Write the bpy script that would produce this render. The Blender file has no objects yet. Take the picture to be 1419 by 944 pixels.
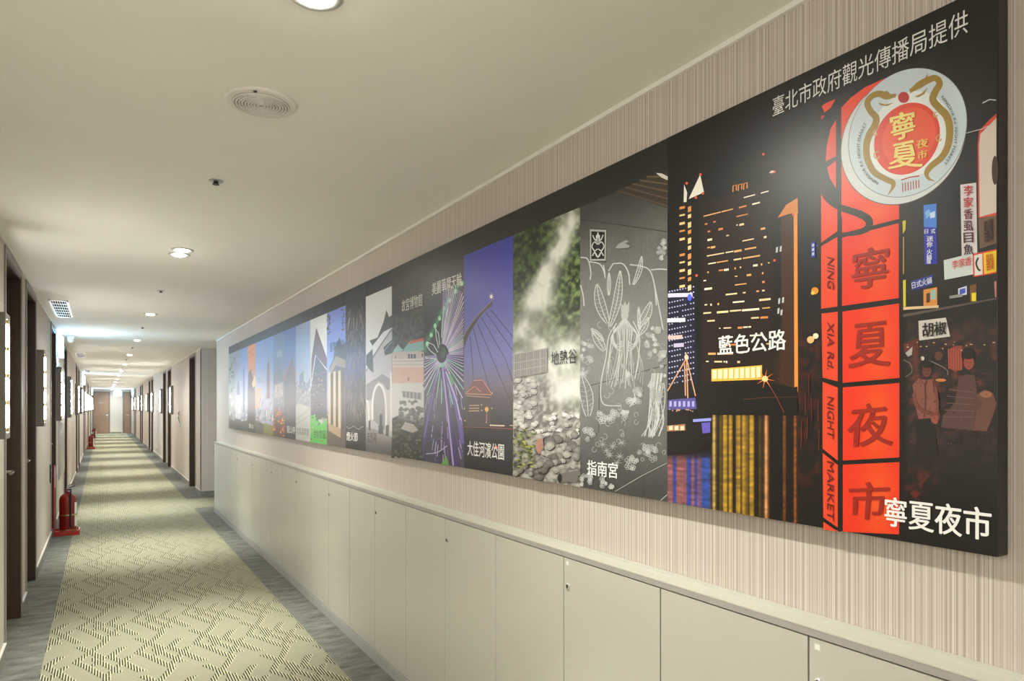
import bpy, bmesh, math, random
import numpy as np
from mathutils import Vector, Matrix

random.seed(7)
rng = np.random.RandomState(11)
PI = math.pi
scene = bpy.context.scene
COL = scene.collection

# ------------------------------------------------------------------ camera
CAM_H = 1.5
YAW = math.atan((709.5 - 142.0) / 946.0)
cam_data = bpy.data.cameras.new('camera')
cam_data.lens = 24.0
cam_data.sensor_width = 36.0
cam_data.shift_y = 92.5 / 1419.0
cam_data.clip_start = 0.05
cam_data.clip_end = 200
cam = bpy.data.objects.new('camera', cam_data)
cam.location = (0, 0, CAM_H)
cam.rotation_euler = (PI / 2, 0, -YAW)
COL.objects.link(cam)
scene.camera = cam

# ------------------------------------------------------------------ world / exposure
world = bpy.data.worlds.new('world')
scene.world = world
world.use_nodes = True
world.node_tree.nodes['Background'].inputs[0].default_value = (0.9, 0.92, 1.0, 1)
world.node_tree.nodes['Background'].inputs[1].default_value = 0.05
scene.view_settings.view_transform = 'Standard'
scene.view_settings.look = 'None'
scene.view_settings.gamma = 1.0
scene.view_settings.use_curve_mapping = False
scene.view_settings.exposure = 1.9
scene.cycles.max_bounces = 10
scene.cycles.diffuse_bounces = 7
scene.cycles.glossy_bounces = 4
scene.cycles.sample_clamp_indirect = 6.0

DOWN_W = 31.0          # downlight power, wide part
BEAM_W = 125.0          # downlight power, narrow beam
DOWN_COL = (0.975, 0.99, 0.88)
BOX_E = 54.0           # wall light box lamp emission
SIGN_E = 17.0          # exit sign emission

# ------------------------------------------------------------------ dimensions
XL = -0.5025           # left wall
XW = 1.455             # mural wall
XC = 1.3786            # cabinet fronts
XR = 1.42              # right corridor wall beyond the opening
H = 2.49               # ceiling
Y0, Y1 = -6.0, 45.0    # corridor ends
YWALL = 10.95          # far end of mural wall
YJUT = 12.5            # near end of right corridor wall
XSIDE = 4.0


def lin(c):
    return tuple(((v / 255.0) / 12.92) if v / 255.0 <= 0.04045 else (((v / 255.0) + 0.055) / 1.055) ** 2.4 for v in c)


# ------------------------------------------------------------------ materials
def new_mat(name):
    m = bpy.data.materials.new(name)
    m.use_nodes = True
    nt = m.node_tree
    return m, nt, nt.nodes['Principled BSDF']


def plain(name, col, rough=0.5, metal=0.0, spec=0.5, noise=0.0, scale=40.0, coat=0.0):
    m, nt, b = new_mat(name)
    b.inputs['Roughness'].default_value = rough
    b.inputs['Metallic'].default_value = metal
    b.inputs['Specular IOR Level'].default_value = spec
    b.inputs['Coat Weight'].default_value = coat
    if noise > 0:
        tc = nt.nodes.new('ShaderNodeTexCoord')
        n = nt.nodes.new('ShaderNodeTexNoise')
        n.inputs['Scale'].default_value = scale
        n.inputs['Detail'].default_value = 4
        nt.links.new(tc.outputs['Object'], n.inputs['Vector'])
        r = nt.nodes.new('ShaderNodeValToRGB')
        r.color_ramp.elements[0].position = 0.3
        r.color_ramp.elements[1].position = 0.7
        r.color_ramp.elements[0].color = (*[v * (1 - noise) for v in col], 1)
        r.color_ramp.elements[1].color = (*[min(1, v * (1 + noise)) for v in col], 1)
        nt.links.new(n.outputs['Fac'], r.inputs['Fac'])
        nt.links.new(r.outputs['Color'], b.inputs['Base Color'])
    else:
        b.inputs['Base Color'].default_value = (*col, 1)
    return m


def emis(name, col, strength):
    m, nt, b = new_mat(name)
    b.inputs['Base Color'].default_value = (*col, 1)
    b.inputs['Emission Color'].default_value = (*col, 1)
    b.inputs['Emission Strength'].default_value = strength
    b.inputs['Roughness'].default_value = 0.4
    return m


def math_node(nt, op, a, b=None, c=None):
    n = nt.nodes.new('ShaderNodeMath')
    n.operation = op
    for i, v in enumerate((a, b, c)):
        if v is None:
            continue
        if isinstance(v, (int, float)):
            n.inputs[i].default_value = v
        else:
            nt.links.new(v, n.inputs[i])
    return n.outputs[0]


def mix_col(nt, fac, a, b):
    n = nt.nodes.new('ShaderNodeMix')
    n.data_type = 'RGBA'
    for idx, v in ((0, fac), (6, a), (7, b)):
        if isinstance(v, (int, float)):
            n.inputs[idx].default_value = v
        elif isinstance(v, tuple):
            n.inputs[idx].default_value = (*v, 1) if len(v) == 3 else v
        else:
            nt.links.new(v, n.inputs[idx])
    return n.outputs[2]


def wallpaper(name, dark, mid, light):
    m, nt, b = new_mat(name)
    g = nt.nodes.new('ShaderNodeNewGeometry')
    s = nt.nodes.new('ShaderNodeSeparateXYZ')
    nt.links.new(g.outputs['Position'], s.inputs[0])
    w = math_node(nt, 'ADD', s.outputs[0], s.outputs[1])

    def n1(freq, detail):
        n = nt.nodes.new('ShaderNodeTexNoise')
        n.noise_dimensions = '1D'
        n.inputs['Detail'].default_value = detail
        n.inputs['Scale'].default_value = 1.0
        nt.links.new(math_node(nt, 'MULTIPLY', w, freq), n.inputs['W'])
        return n.outputs['Fac']
    a = n1(150.0, 1.0)
    c = n1(390.0, 0.0)
    v = math_node(nt, 'ADD', math_node(nt, 'MULTIPLY', a, 0.55), math_node(nt, 'MULTIPLY', c, 0.45))
    r = nt.nodes.new('ShaderNodeValToRGB')
    e = r.color_ramp.elements
    e[0].position = 0.34
    e[0].color = (*dark, 1)
    e[1].position = 0.66
    e[1].color = (*light, 1)
    x = e.new(0.5)
    x.color = (*mid, 1)
    nt.links.new(v, r.inputs['Fac'])
    nt.links.new(r.outputs['Color'], b.inputs['Base Color'])
    b.inputs['Roughness'].default_value = 0.55
    b.inputs['Specular IOR Level'].default_value = 0.35
    bp = nt.nodes.new('ShaderNodeBump')
    bp.inputs['Strength'].default_value = 0.12
    bp.inputs['Distance'].default_value = 0.001
    nt.links.new(v, bp.inputs['Height'])
    nt.links.new(bp.outputs['Normal'], b.inputs['Normal'])
    return m


def wood(name, c0, c1, rough=0.4):
    m, nt, b = new_mat(name)
    tc = nt.nodes.new('ShaderNodeTexCoord')
    mp = nt.nodes.new('ShaderNodeMapping')
    mp.inputs['Scale'].default_value = (60, 60, 2.5)
    nt.links.new(tc.outputs['Object'], mp.inputs['Vector'])
    n = nt.nodes.new('ShaderNodeTexNoise')
    n.inputs['Scale'].default_value = 1.0
    n.inputs['Detail'].default_value = 5
    n.inputs['Distortion'].default_value = 0.6
    nt.links.new(mp.outputs['Vector'], n.inputs['Vector'])
    r = nt.nodes.new('ShaderNodeValToRGB')
    r.color_ramp.elements[0].position = 0.3
    r.color_ramp.elements[1].position = 0.7
    r.color_ramp.elements[0].color = (*c0, 1)
    r.color_ramp.elements[1].color = (*c1, 1)
    nt.links.new(n.outputs['Fac'], r.inputs['Fac'])
    nt.links.new(r.outputs['Color'], b.inputs['Base Color'])
    b.inputs['Roughness'].default_value = rough
    return m


def carpet_border():
    m, nt, b = new_mat('carpet_border')
    tc = nt.nodes.new('ShaderNodeNewGeometry')
    n = nt.nodes.new('ShaderNodeTexNoise')
    n.inputs['Scale'].default_value = 220.0
    n.inputs['Detail'].default_value = 3
    nt.links.new(tc.outputs['Position'], n.inputs['Vector'])
    mp = nt.nodes.new('ShaderNodeMapping')
    mp.inputs['Scale'].default_value = (5.0, 14.0, 1.0)
    nt.links.new(tc.outputs['Position'], mp.inputs['Vector'])
    n2 = nt.nodes.new('ShaderNodeTexNoise')
    n2.inputs['Scale'].default_value = 1.0
    n2.inputs['Detail'].default_value = 6
    n2.inputs['Roughness'].default_value = 0.65
    nt.links.new(mp.outputs['Vector'], n2.inputs['Vector'])
    v = math_node(nt, 'ADD', math_node(nt, 'MULTIPLY', n.outputs['Fac'], 0.5), math_node(nt, 'MULTIPLY', n2.outputs['Fac'], 0.5))
    r = nt.nodes.new('ShaderNodeValToRGB')
    r.color_ramp.elements[0].position = 0.36
    r.color_ramp.elements[1].position = 0.66
    r.color_ramp.elements[0].color = (0.050, 0.050, 0.044, 1)
    r.color_ramp.elements[1].color = (0.21, 0.21, 0.185, 1)
    nt.links.new(v, r.inputs['Fac'])
    nt.links.new(r.outputs['Color'], b.inputs['Base Color'])
    b.inputs['Roughness'].default_value = 0.95
    b.inputs['Specular IOR Level'].default_value = 0.1
    bp = nt.nodes.new('ShaderNodeBump')
    bp.inputs['Strength'].default_value = 0.5
    bp.inputs['Distance'].default_value = 0.003
    nt.links.new(n.outputs['Fac'], bp.inputs['Height'])
    nt.links.new(bp.outputs['Normal'], b.inputs['Normal'])
    return m


def carpet_field():
    m, nt, b = new_mat('carpet_field')
    g = nt.nodes.new('ShaderNodeNewGeometry')
    s = nt.nodes.new('ShaderNodeSeparateXYZ')
    nt.links.new(g.outputs['Position'], s.inputs[0])
    X, Y = s.outputs[0], s.outputs[1]
    PX_, PY_ = 0.32, 0.73
    # uneven zigzag: triangle wave along the corridor, with a slower wobble
    q = math_node(nt, 'DIVIDE', Y, PY_)
    tri = math_node(nt, 'PINGPONG', q, 0.5)                       # 0..0.5
    tri2 = math_node(nt, 'PINGPONG', math_node(nt, 'ADD', math_node(nt, 'MULTIPLY', q, 2.0), 0.3), 0.5)
    off = math_node(nt, 'ADD', math_node(nt, 'MULTIPLY', tri, 1.0), math_node(nt, 'MULTIPLY', tri2, 0.06))
    # strokes are quantised so that band edges step from stroke to stroke
    PITCH = 0.0138
    xq = math_node(nt, 'MULTIPLY', math_node(nt, 'FLOOR', math_node(nt, 'DIVIDE', X, PITCH)), PITCH)
    p = math_node(nt, 'DIVIDE', xq, PX_)
    cellx = math_node(nt, 'FLOOR', p)
    sft = math_node(nt, 'FRACT', math_node(nt, 'ADD', p, off))

    sft2 = math_node(nt, 'FRACT', math_node(nt, 'SUBTRACT', math_node(nt, 'ADD', p, 0.37), math_node(nt, 'MULTIPLY', tri, 1.0)))

    def band(lo, hi, v=None):
        v = sft if v is None else v
        a = math_node(nt, 'GREATER_THAN', v, lo)
        c = math_node(nt, 'LESS_THAN', v, hi)
        return math_node(nt, 'MULTIPLY', a, c)
    qf = math_node(nt, 'FRACT', q)

    def gate(lo, hi):
        return math_node(nt, 'MULTIPLY', math_node(nt, 'GREATER_THAN', qf, lo), math_node(nt, 'LESS_THAN', qf, hi))
    m1 = band(0.02, 0.15)
    m2 = math_node(nt, 'MULTIPLY', band(0.30, 0.42), gate(0.08, 0.62))
    m3 = math_node(nt, 'MULTIPLY', band(0.56, 0.70), gate(0.02, 0.72))
    m4 = math_node(nt, 'MULTIPLY', band(0.80, 0.93, sft2), gate(0.34, 0.92))
    m5 = math_node(nt, 'MULTIPLY', band(0.30, 0.41, sft2), gate(0.05, 0.45))
    mask = math_node(nt, 'MAXIMUM', math_node(nt, 'MAXIMUM', m1, m2), math_node(nt, 'MAXIMUM', math_node(nt, 'MAXIMUM', m3, m4), m5))
    stripe = math_node(nt, 'FRACT', math_node(nt, 'DIVIDE', X, PITCH))
    dark = math_node(nt, 'MULTIPLY', mask, math_node(nt, 'LESS_THAN', stripe, 0.52))
    light = math_node(nt, 'MULTIPLY', mask, math_node(nt, 'GREATER_THAN', stripe, 0.62))
    n = nt.nodes.new('ShaderNodeTexNoise')
    n.inputs['Scale'].default_value = 260.0
    n.inputs['Detail'].default_value = 2
    nt.links.new(g.outputs['Position'], n.inputs['Vector'])
    n2 = nt.nodes.new('ShaderNodeTexNoise')
    n2.inputs['Scale'].default_value = 22.0
    n2.inputs['Detail'].default_value = 6
    nt.links.new(g.outputs['Position'], n2.inputs['Vector'])
    base = mix_col(nt, n.outputs['Fac'], (0.15, 0.142, 0.10), (0.32, 0.305, 0.225))
    base = mix_col(nt, math_node(nt, 'MULTIPLY', n2.outputs['Fac'], 0.8), base, (0.19, 0.182, 0.125))
    c1 = mix_col(nt, math_node(nt, 'MULTIPLY', light, 0.5), base, (0.58, 0.56, 0.37))
    c2 = mix_col(nt, math_node(nt, 'MULTIPLY', dark, 0.95), c1, (0.028, 0.025, 0.018))
    nt.links.new(c2, b.inputs['Base Color'])
    b.inputs['Roughness'].default_value = 0.95
    b.inputs['Specular IOR Level'].default_value = 0.1
    bp = nt.nodes.new('ShaderNodeBump')
    bp.inputs['Strength'].default_value = 0.4
    bp.inputs['Distance'].default_value = 0.002
    nt.links.new(n.outputs['Fac'], bp.inputs['Height'])
    nt.links.new(bp.outputs['Normal'], b.inputs['Normal'])
    return m


def print_mat():
    m, nt, b = new_mat('printed_film')
    a = nt.nodes.new('ShaderNodeAttribute')
    a.attribute_name = 'ink'
    nt.links.new(a.outputs['Color'], b.inputs['Base Color'])
    b.inputs['Roughness'].default_value = 0.36
    b.inputs['Specular IOR Level'].default_value = 0.5
    return m


M = {
    'wallpaper': wallpaper('wallpaper', (0.36, 0.30, 0.255), (0.53, 0.465, 0.41), (0.67, 0.61, 0.545)),
    'ceiling': plain('ceiling_paint', (0.83, 0.81, 0.745), 0.75, spec=0.25, noise=0.015, scale=3.0),
    'trim': plain('white_trim', (0.80, 0.78, 0.73), 0.5),
    'cabinet': plain('cream_laminate', (0.50, 0.485, 0.425), 0.33, spec=0.45),
    'plinth': plain('plinth_grey', (0.36, 0.355, 0.335), 0.45),
    'gap': plain('cabinet_shadow_gap', (0.035, 0.033, 0.03), 0.9, spec=0.1),
    'top': plain('cream_worktop', (0.55, 0.54, 0.47), 0.35),
    'topedge_shade': plain('worktop_edge_shade', (0.36, 0.34, 0.315), 0.4),  # same cream as the worktop, shade on the front edge put into the colour
    'baseboard': plain('baseboard_vinyl', (0.20, 0.195, 0.175), 0.5, noise=0.1, scale=20),
    'basecap': plain('baseboard_cap', (0.52, 0.50, 0.45), 0.5),
    'wood': wood('door_wood', (0.21, 0.125, 0.082), (0.30, 0.185, 0.125), 0.38),
    'darkwood': wood('dark_frame_wood', (0.038, 0.023, 0.016), (0.062, 0.038, 0.026), 0.4),
    'casing': plain('door_casing', (0.28, 0.25, 0.23), 0.45),
    'chrome': plain('chrome', (0.80, 0.80, 0.80), 0.22, 1.0),
    'bronze': plain('lamp_housing', (0.20, 0.185, 0.165), 0.45, 0.3),
    'steel': plain('brushed_steel', (0.60, 0.62, 0.60), 0.28, 0.9),
    'black': plain('black_plastic', (0.015, 0.015, 0.015), 0.45),
    'dark': plain('dark_gap', (0.02, 0.018, 0.016), 0.9, spec=0.0),
    'white': plain('white_plastic', (0.80, 0.80, 0.78), 0.4),
    'speaker': plain('speaker_metal', (0.74, 0.70, 0.67), 0.5),
    'grillegap': plain('speaker_grille_gap', (0.30, 0.28, 0.265), 0.7),
    'red': plain('red_enamel', (0.20, 0.010, 0.008), 0.28, coat=0.4),
    'redplastic': plain('red_plastic', (0.34, 0.02, 0.015), 0.4),
    'darkmetal': plain('dark_metal', (0.05, 0.045, 0.04), 0.4, 0.5),
    'brass': plain('brass', (0.60, 0.47, 0.22), 0.35, 1.0),
    'border': carpet_border(),
    'field': carpet_field(),
    'ink': print_mat(),
    'lamp': emis('downlight_lamp', (1.0, 0.97, 0.88), 34.0),
    'led': emis('light_box_lamp', (1.0, 0.98, 0.93), BOX_E),
    'sign': emis('exit_sign_glow', (0.34, 0.68, 1.0), SIGN_E),
    'signdim': emis('hanging_sign_glow', (0.50, 0.78, 1.0), 7.0),
    'indicator': emis('red_indicator', (1.0, 0.10, 0.05), 4.0),
    'green': plain('green_film', (0.03, 0.35, 0.16), 0.4),
    'ring': plain('chrome_ring', (0.55, 0.55, 0.53), 0.35, 0.6),
    'board': plain('mural_board_black', (0.012, 0.011, 0.010), 0.42),
}


# ------------------------------------------------------------------ mesh helpers
class MB:
    def __init__(self):
        self.v, self.f = [], []

    def add(self, vs, fs):
        o = len(self.v)
        self.v += [tuple(p) for p in vs]
        self.f += [tuple(i + o for i in f) for f in fs]
        return self

    def box(self, x0, x1, y0, y1, z0, z1):
        vs = [(x0, y0, z0), (x1, y0, z0), (x1, y1, z0), (x0, y1, z0), (x0, y0, z1), (x1, y0, z1), (x1, y1, z1), (x0, y1, z1)]
        return self.add(vs, [(0, 3, 2, 1), (4, 5, 6, 7), (0, 1, 5, 4), (1, 2, 6, 5), (2, 3, 7, 6), (3, 0, 4, 7)])

    def lathe(self, prof, n=24, c=(0, 0, 0), axis='Z'):
        """prof: list of (r, h). closed at both ends where r==0."""
        vs, fs = [], []
        for r, h in prof:
            for k in range(n):
                a = 2 * PI * k / n
                p = (r * math.cos(a), r * math.sin(a), h)
                if axis == 'X':
                    p = (p[2], p[0], p[1])
                elif axis == 'Y':
                    p = (p[0], p[2], p[1])
                vs.append((p[0] + c[0], p[1] + c[1], p[2] + c[2]))
        for i in range(len(prof) - 1):
            for k in range(n):
                k2 = (k + 1) % n
                fs.append((i * n + k, i * n + k2, (i + 1) * n + k2, (i + 1) * n + k))
        fs.append(tuple(range(n - 1, -1, -1)))
        fs.append(tuple((len(prof) - 1) * n + k for k in range(n)))
        return self.add(vs, fs)

    def tube(self, pts, r, n=8):
        pts = [Vector(p) for p in pts]
        rings = []
        vs, fs = [], []
        for i, p in enumerate(pts):
            d = (pts[min(i + 1, len(pts) - 1)] - pts[max(i - 1, 0)]).normalized()
            up = Vector((0, 0, 1)) if abs(d.z) < 0.9 else Vector((1, 0, 0))
            a = d.cross(up).normalized()
            b = d.cross(a).normalized()
            for k in range(n):
                t = 2 * PI * k / n
                vs.append(p + (a * math.cos(t) + b * math.sin(t)) * r)
        for i in range(len(pts) - 1):
            for k in range(n):
                k2 = (k + 1) % n
                fs.append((i * n + k, i * n + k2, (i + 1) * n + k2, (i + 1) * n + k))
        fs.append(tuple(range(n - 1, -1, -1)))
        fs.append(tuple((len(pts) - 1) * n + k for k in range(n)))
        return self.add(vs, fs)

    def mesh(self, name, mat, smooth=False, bevel=0.0):
        me = bpy.data.meshes.new(name)
        me.from_pydata(self.v, [], self.f)
        bm = bmesh.new()
        bm.from_mesh(me)
        bmesh.ops.recalc_face_normals(bm, faces=bm.faces)
        if bevel > 0:
            bmesh.ops.bevel(bm, geom=list(bm.edges), offset=bevel, segments=2, affect='EDGES', profile=0.6)
        if smooth:
            for f in bm.faces:
                f.smooth = len(f.verts) == 4
            for e in bm.edges:
                if len(e.link_faces) == 2 and e.calc_face_angle(0) > 0.6:
                    e.smooth = False
        bm.to_mesh(me)
        bm.free()
        me.materials.append(mat)
        return me

    def build(self, name, mat, parent=None, smooth=False, bevel=0.0, loc=None):
        return link(name, self.mesh(name, mat, smooth, bevel), parent, loc)


def link(name, me, parent=None, loc=None):
    o = bpy.data.objects.new(name, me)
    COL.objects.link(o)
    if parent is not None:
        o.parent = parent
    if loc is not None:
        o.location = loc
    return o


def tag(o, label=None, cat=None, group=None, kind=None):
    if label:
        o['label'] = label
    if cat:
        o['category'] = cat
    if group:
        o['group'] = group
    if kind:
        o['kind'] = kind
    return o


def empty(name, loc=(0, 0, 0), rz=0.0):
    o = bpy.data.objects.new(name, None)
    o.empty_display_size = 0.1
    COL.objects.link(o)
    o.location = loc
    o.rotation_euler = (0, 0, rz)
    return o


def copy_tree(o, parent=None):
    c = o.copy()
    COL.objects.link(c)
    c.parent = parent
    for ch in list(o.children):
        copy_tree(ch, c)
    return c


ORD = ['nearest', 'second', 'third', 'fourth', 'fifth', 'sixth', 'seventh', 'eighth', 'ninth', 'tenth', 'eleventh', 'twelfth',
       'thirteenth', 'fourteenth', 'fifteenth', 'sixteenth', 'seventeenth']

# ------------------------------------------------------------------ layout of doors and lamps
DOORS_L = [(-1.75, -0.85), (-0.45, 0.42), (5.07, 5.99), (6.38, 7.22), (9.32, 10.20), (12.40, 13.28), (17.75, 18.63), (19.42, 20.3), (24.6, 25.5), (26.4, 27.3),
           (31.4, 32.3), (33.2, 34.1), (38.2, 39.1), (40.0, 40.9)]
DOORS_R = [(13.30, 14.25), (18.32, 19.24), (19.88, 20.80), (25.1, 26.0), (26.65, 27.55), (31.7, 32.6), (33.25, 34.15), (38.3, 39.2), (40.0, 40.9)]
DOOR_H = 2.43
DOOR_END = [(-0.47, 0.34), (1.02, 1.40)]
BOX_L = [4.48, 7.27, 10.23, 13.32, 17.25, 20.45, 24.15, 27.45, 30.95, 34.25, 37.75, 41.05]
BOX_R = [17.72, 20.98, 24.75, 27.75, 31.35, 34.3, 37.95, 41.05]
LIGHT_Y = [1.647 + 3.27 * k for k in range(14)]
LIGHT_X = 0.437

# ------------------------------------------------------------------ setting
fl = MB().box(XL - 0.25, XSIDE + 0.1, Y0 - 0.1, Y1 + 0.2, -0.08, 0.0).build('floor', M['border'])
tag(fl, kind='structure')
MB().box(-0.30, 1.17, Y0, Y1 - 0.02, 0.0, 0.0025).build('carpet_field', M['field'], fl)
MB().box(1.17, XSIDE - 0.2, 11.12, 12.24, 0.0, 0.0025).build('carpet_field', M['field'], fl)

tag(MB().box(XL - 0.25, XSIDE + 0.1, Y0 - 0.1, Y1 + 0.2, H, H + 0.1).build('ceiling', M['ceiling']), kind='structure')


def wall_with_doors(name, x0, x1, ya, yb, doors, mat):
    mb = MB()
    y = ya
    for (a, b) in doors:
        mb.box(x0, x1, y, a, 0, H)
        mb.box(x0, x1, a, b, DOOR_H, H)
        y = b
    mb.box(x0, x1, y, yb, 0, H)
    return tag(mb.build(name, mat), kind='structure')


wall_with_doors('wall_left', XL - 0.16, XL, Y0, Y1, DOORS_L, M['wallpaper'])
wall_with_doors('wall_right', XR, XR + 0.16, YJUT, Y1, DOORS_R, M['wallpaper'])
tag(MB().box(XW, XW + 0.12, Y0, YWALL, 0, H).build('wall_mural_side', M['wallpaper']), kind='structure')
tag(MB().box(XR, XSIDE, YJUT - 0.0015, YJUT + 0.12, 0, H).build('wall_recess_far', M['wallpaper']), kind='structure')
tag(MB().box(XW + 0.12, XSIDE, YWALL - 0.12, YWALL, 0, H).build('wall_recess_near', M['wallpaper']), kind='structure')
tag(MB().box(XSIDE, XSIDE + 0.1, YWALL - 0.12, YJUT + 0.12, 0, H).build('wall_recess_back', M['wallpaper']), kind='structure')
tag(MB().box(XL - 0.16, XW + 0.12, Y0 - 0.1, Y0, 0, H).build('wall_behind', M['wallpaper']), kind='structure')
mb = MB()
x = XL
for (a, b) in DOOR_END:
    mb.box(x, a, Y1, Y1 + 0.16, 0, H)
    mb.box(a, b, Y1, Y1 + 0.16, DOOR_H - 0.07, H)
    x = b
mb.box(x, XR, Y1, Y1 + 0.16, 0, H)
tag(mb.build('wall_end', M['wallpaper']), kind='structure')

# ceiling trims
t = MB().box(XL, XL + 0.012, Y0, Y1, H - 0.012, H)
tag(t.build('trim_1', M['trim']), kind='structure')
tag(MB().box(XW - 0.012, XW, Y0, YWALL, H - 0.014, H).build('trim_2', M['trim']), kind='structure')
tag(MB().box(XR - 0.010, XR, YJUT, Y1, H - 0.010, H).build('trim_3', M['trim']), kind='structure')


def baseboards(name, segs, side):
    root = tag(empty(name), kind='structure')
    for (xa, xb, ya, yb, cx0, cx1) in segs:
        MB().box(xa, xb, ya, yb, 0, 0.092).build('baseboard_segment', M['baseboard'], root)
        MB().box(cx0, cx1, ya, yb, 0.092, 0.099).build('baseboard_cap', M['basecap'], root)
    return root


def spans(ya, yb, doors, pad=0.04):
    out, y = [], ya
    for a, b in doors:
        if a - pad > y:
            out.append((y, a - pad))
        y = b + pad
    out.append((y, yb))
    return out


baseboards('baseboard_left', [(XL, XL + 0.013, a, b, XL, XL + 0.015) for a, b in spans(Y0, Y1, DOORS_L)], 1)
baseboards('baseboard_right', [(XR - 0.013, XR, a, b, XR - 0.015, XR) for a, b in spans(YJUT - 0.0015, Y1, DOORS_R)], -1)
baseboards('baseboard_recess', [(XR - 0.013, XSIDE, YJUT - 0.0145, YJUT - 0.0015, XR - 0.015, XSIDE)], -1)
baseboards('baseboard_end', [(DOOR_END[0][1] + 0.05, DOOR_END[1][0] - 0.05, Y1 - 0.012, Y1, DOOR_END[0][1] + 0.05, DOOR_END[1][0] - 0.05)], -1)


# ------------------------------------------------------------------ doors
def door_meshes(w, h, dark):
    """opening faces +x, spans y -w/2..w/2; wall plane at x = 0."""
    hw = w / 2
    fr = MB()
    fr.box(-0.155, 0.004, -hw, -hw + 0.022, 0, h)
    fr.box(-0.155, 0.004, hw - 0.022, hw, 0, h)
    fr.box(-0.155, 0.004, -hw, hw, h - 0.022, h)
    fr.box(-0.085, -0.065, -hw + 0.022, -hw + 0.034, 0, h - 0.022)
    fr.box(-0.085, -0.065, hw - 0.034, hw - 0.022, 0, h - 0.022)
    fr.box(-0.085, -0.065, -hw + 0.022, hw - 0.022, h - 0.034, h - 0.022)
    ca = MB()
    top = min(h + 0.04, H - 0.013)
    ca.box(0.0, 0.009, -hw - 0.038, -hw, 0, top)
    ca.box(0.0, 0.009, hw, hw + 0.038, 0, top)
    ca.box(0.0, 0.009, -hw, hw, h, top)
    lf = MB().box(-0.125, -0.085, -hw + 0.024, hw - 0.024, 0.008, h - 0.024)
    hy = hw - 0.095
    hd = MB()
    hd.lathe([(0.0, -0.085), (0.028, -0.085), (0.028, -0.075), (0.012, -0.072), (0.012, -0.03), (0.0, -0.03)], 14, (0, hy, 1.05), 'X')
    hd.tube([(-0.035, hy, 1.05), (-0.03, hy - 0.02, 1.05), (-0.032, hy - 0.07, 1.048), (-0.036, hy - 0.125, 1.045)], 0.010, 8)
    kh = MB().lathe([(0.0, -0.085), (0.02, -0.085), (0.02, -0.079), (0.0, -0.079)], 12, (0, hy, 0.96), 'X')
    return (fr.mesh('door_frame', M['darkwood']), ca.mesh('door_casing', M['casing']),
            lf.mesh('door_leaf', M['wood']), hd.mesh('handle', M['chrome'], True), kh.mesh('lock_rose', M['chrome'], True))


door_no = [0]


def make_door(ms, loc, rz):
    door_no[0] += 1
    r = tag(empty('door_%d' % door_no[0], loc, rz), kind='structure')
    link('door_frame', ms[0], r)
    link('door_casing', ms[1], r)
    lf = link('door_leaf', ms[2], r)
    link('handle', ms[3], lf)
    link('lock_rose', ms[4], lf)
    return r


for a, b in DOORS_L:
    make_door(door_meshes(b - a, DOOR_H, True), (XL, (a + b) / 2, 0), 0)
for a, b in DOORS_R:
    make_door(door_meshes(b - a, DOOR_H, False), (XR, (a + b) / 2, 0), PI)
for i, (a, b) in enumerate(DOOR_END):
    d = make_door(door_meshes(b - a, DOOR_H - 0.07, False), ((a + b) / 2, Y1, 0), -PI / 2)
    # end doors sit nearly flush with the wall
    for ch in d.children:
        if ch.name.startswith('door_leaf'):
            ch.location.x = 0.07
    if i == 0:
        pl = MB().box(-0.015, -0.009, -0.11, 0.11, 1.72, 1.78).build('name_plate', M['casing'], d)


# ------------------------------------------------------------------ cabinets under the mural
CW = 0.481
CAB0 = 0.986 - CW           # unit boundary
TOP_Z = 1.002
units = []
ya = CAB0 - 2 * 2 * CW
while ya < 10.55:
    yb = min(ya + 2 * CW, 0.986 + 20 * CW)
    units.append((ya, yb))
    ya = yb
nvis = 0
lock_me = MB().lathe([(0.0, 0.0), (0.0105, 0.0), (0.0105, -0.004), (0.008, -0.006), (0.0, -0.006)], 14, (0, 0, 0), 'X').mesh('lock', M['chrome'], True)
slot_me = MB().box(-0.0075, -0.0055, -0.0015, 0.0015, -0.006, 0.006).mesh('keyhole', M['black'])
DOOR_T = 0.981
for i, (a, b) in enumerate(units):
    root = empty('low_cabinet', (XC, a, 0))
    w = b - a
    if i < 2:
        lab = 'cream flat-front low cabinet %s beyond the near end of the mural' % ('first', 'second')[1 - i]
    elif w < 0.6:
        lab = 'single-door cream low cabinet at the far end of the row by the opening'
    else:
        lab = 'cream two-door low cabinet under the mural, %s of the row' % ORD[i - 2]
    tag(root, lab, 'cabinet', 'low cabinets under the mural')
    bd = MB().box(0.019, XW - XC - 0.001, 0, w, 0.06, DOOR_T)
    bd.build('body', M['gap'], root)
    MB().box(-0.004, 0.017, 0, w, 0, 0.060).build('plinth', M['plinth'], root)
    nd = 2 if w > 0.6 else 1
    if nd == 1:
        MB().box(0, XW - XC - 0.001, w, w + 0.012, 0, DOOR_T).build('end_panel', M['cabinet'], root)
    for k in range(nd):
        y0, y1 = k * CW + 0.0023, (k + 1) * CW - 0.0023
        d = MB().box(0, 0.018, y0, y1, 0.066, DOOR_T - 0.003).build('door', M['cabinet'], root, bevel=0.0012)
        if k == 0 and nd == 2:
            # lock near the meeting edge (far edge of the near door)
            pass
    # the far edge of the near door carries the lock
    ly = CW - 0.028
    d0 = [c for c in root.children if c.name.startswith('door')][0]
    lk = link('lock', lock_me, d0, (0, ly, 0.882))
    link('keyhole', slot_me, d0, (0, ly, 0.882))
    if i in (2, 3):
        st = MB().box(-0.0008, 0.0, CW - 0.030, CW - 0.016, 0.954, 0.967).build('sticker', M['white'], d0)
wt = empty('worktop', (XC, units[0][0], 0))
tag(wt, 'long narrow cream ledge on top of the low cabinet row under the mural', 'worktop')
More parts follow.
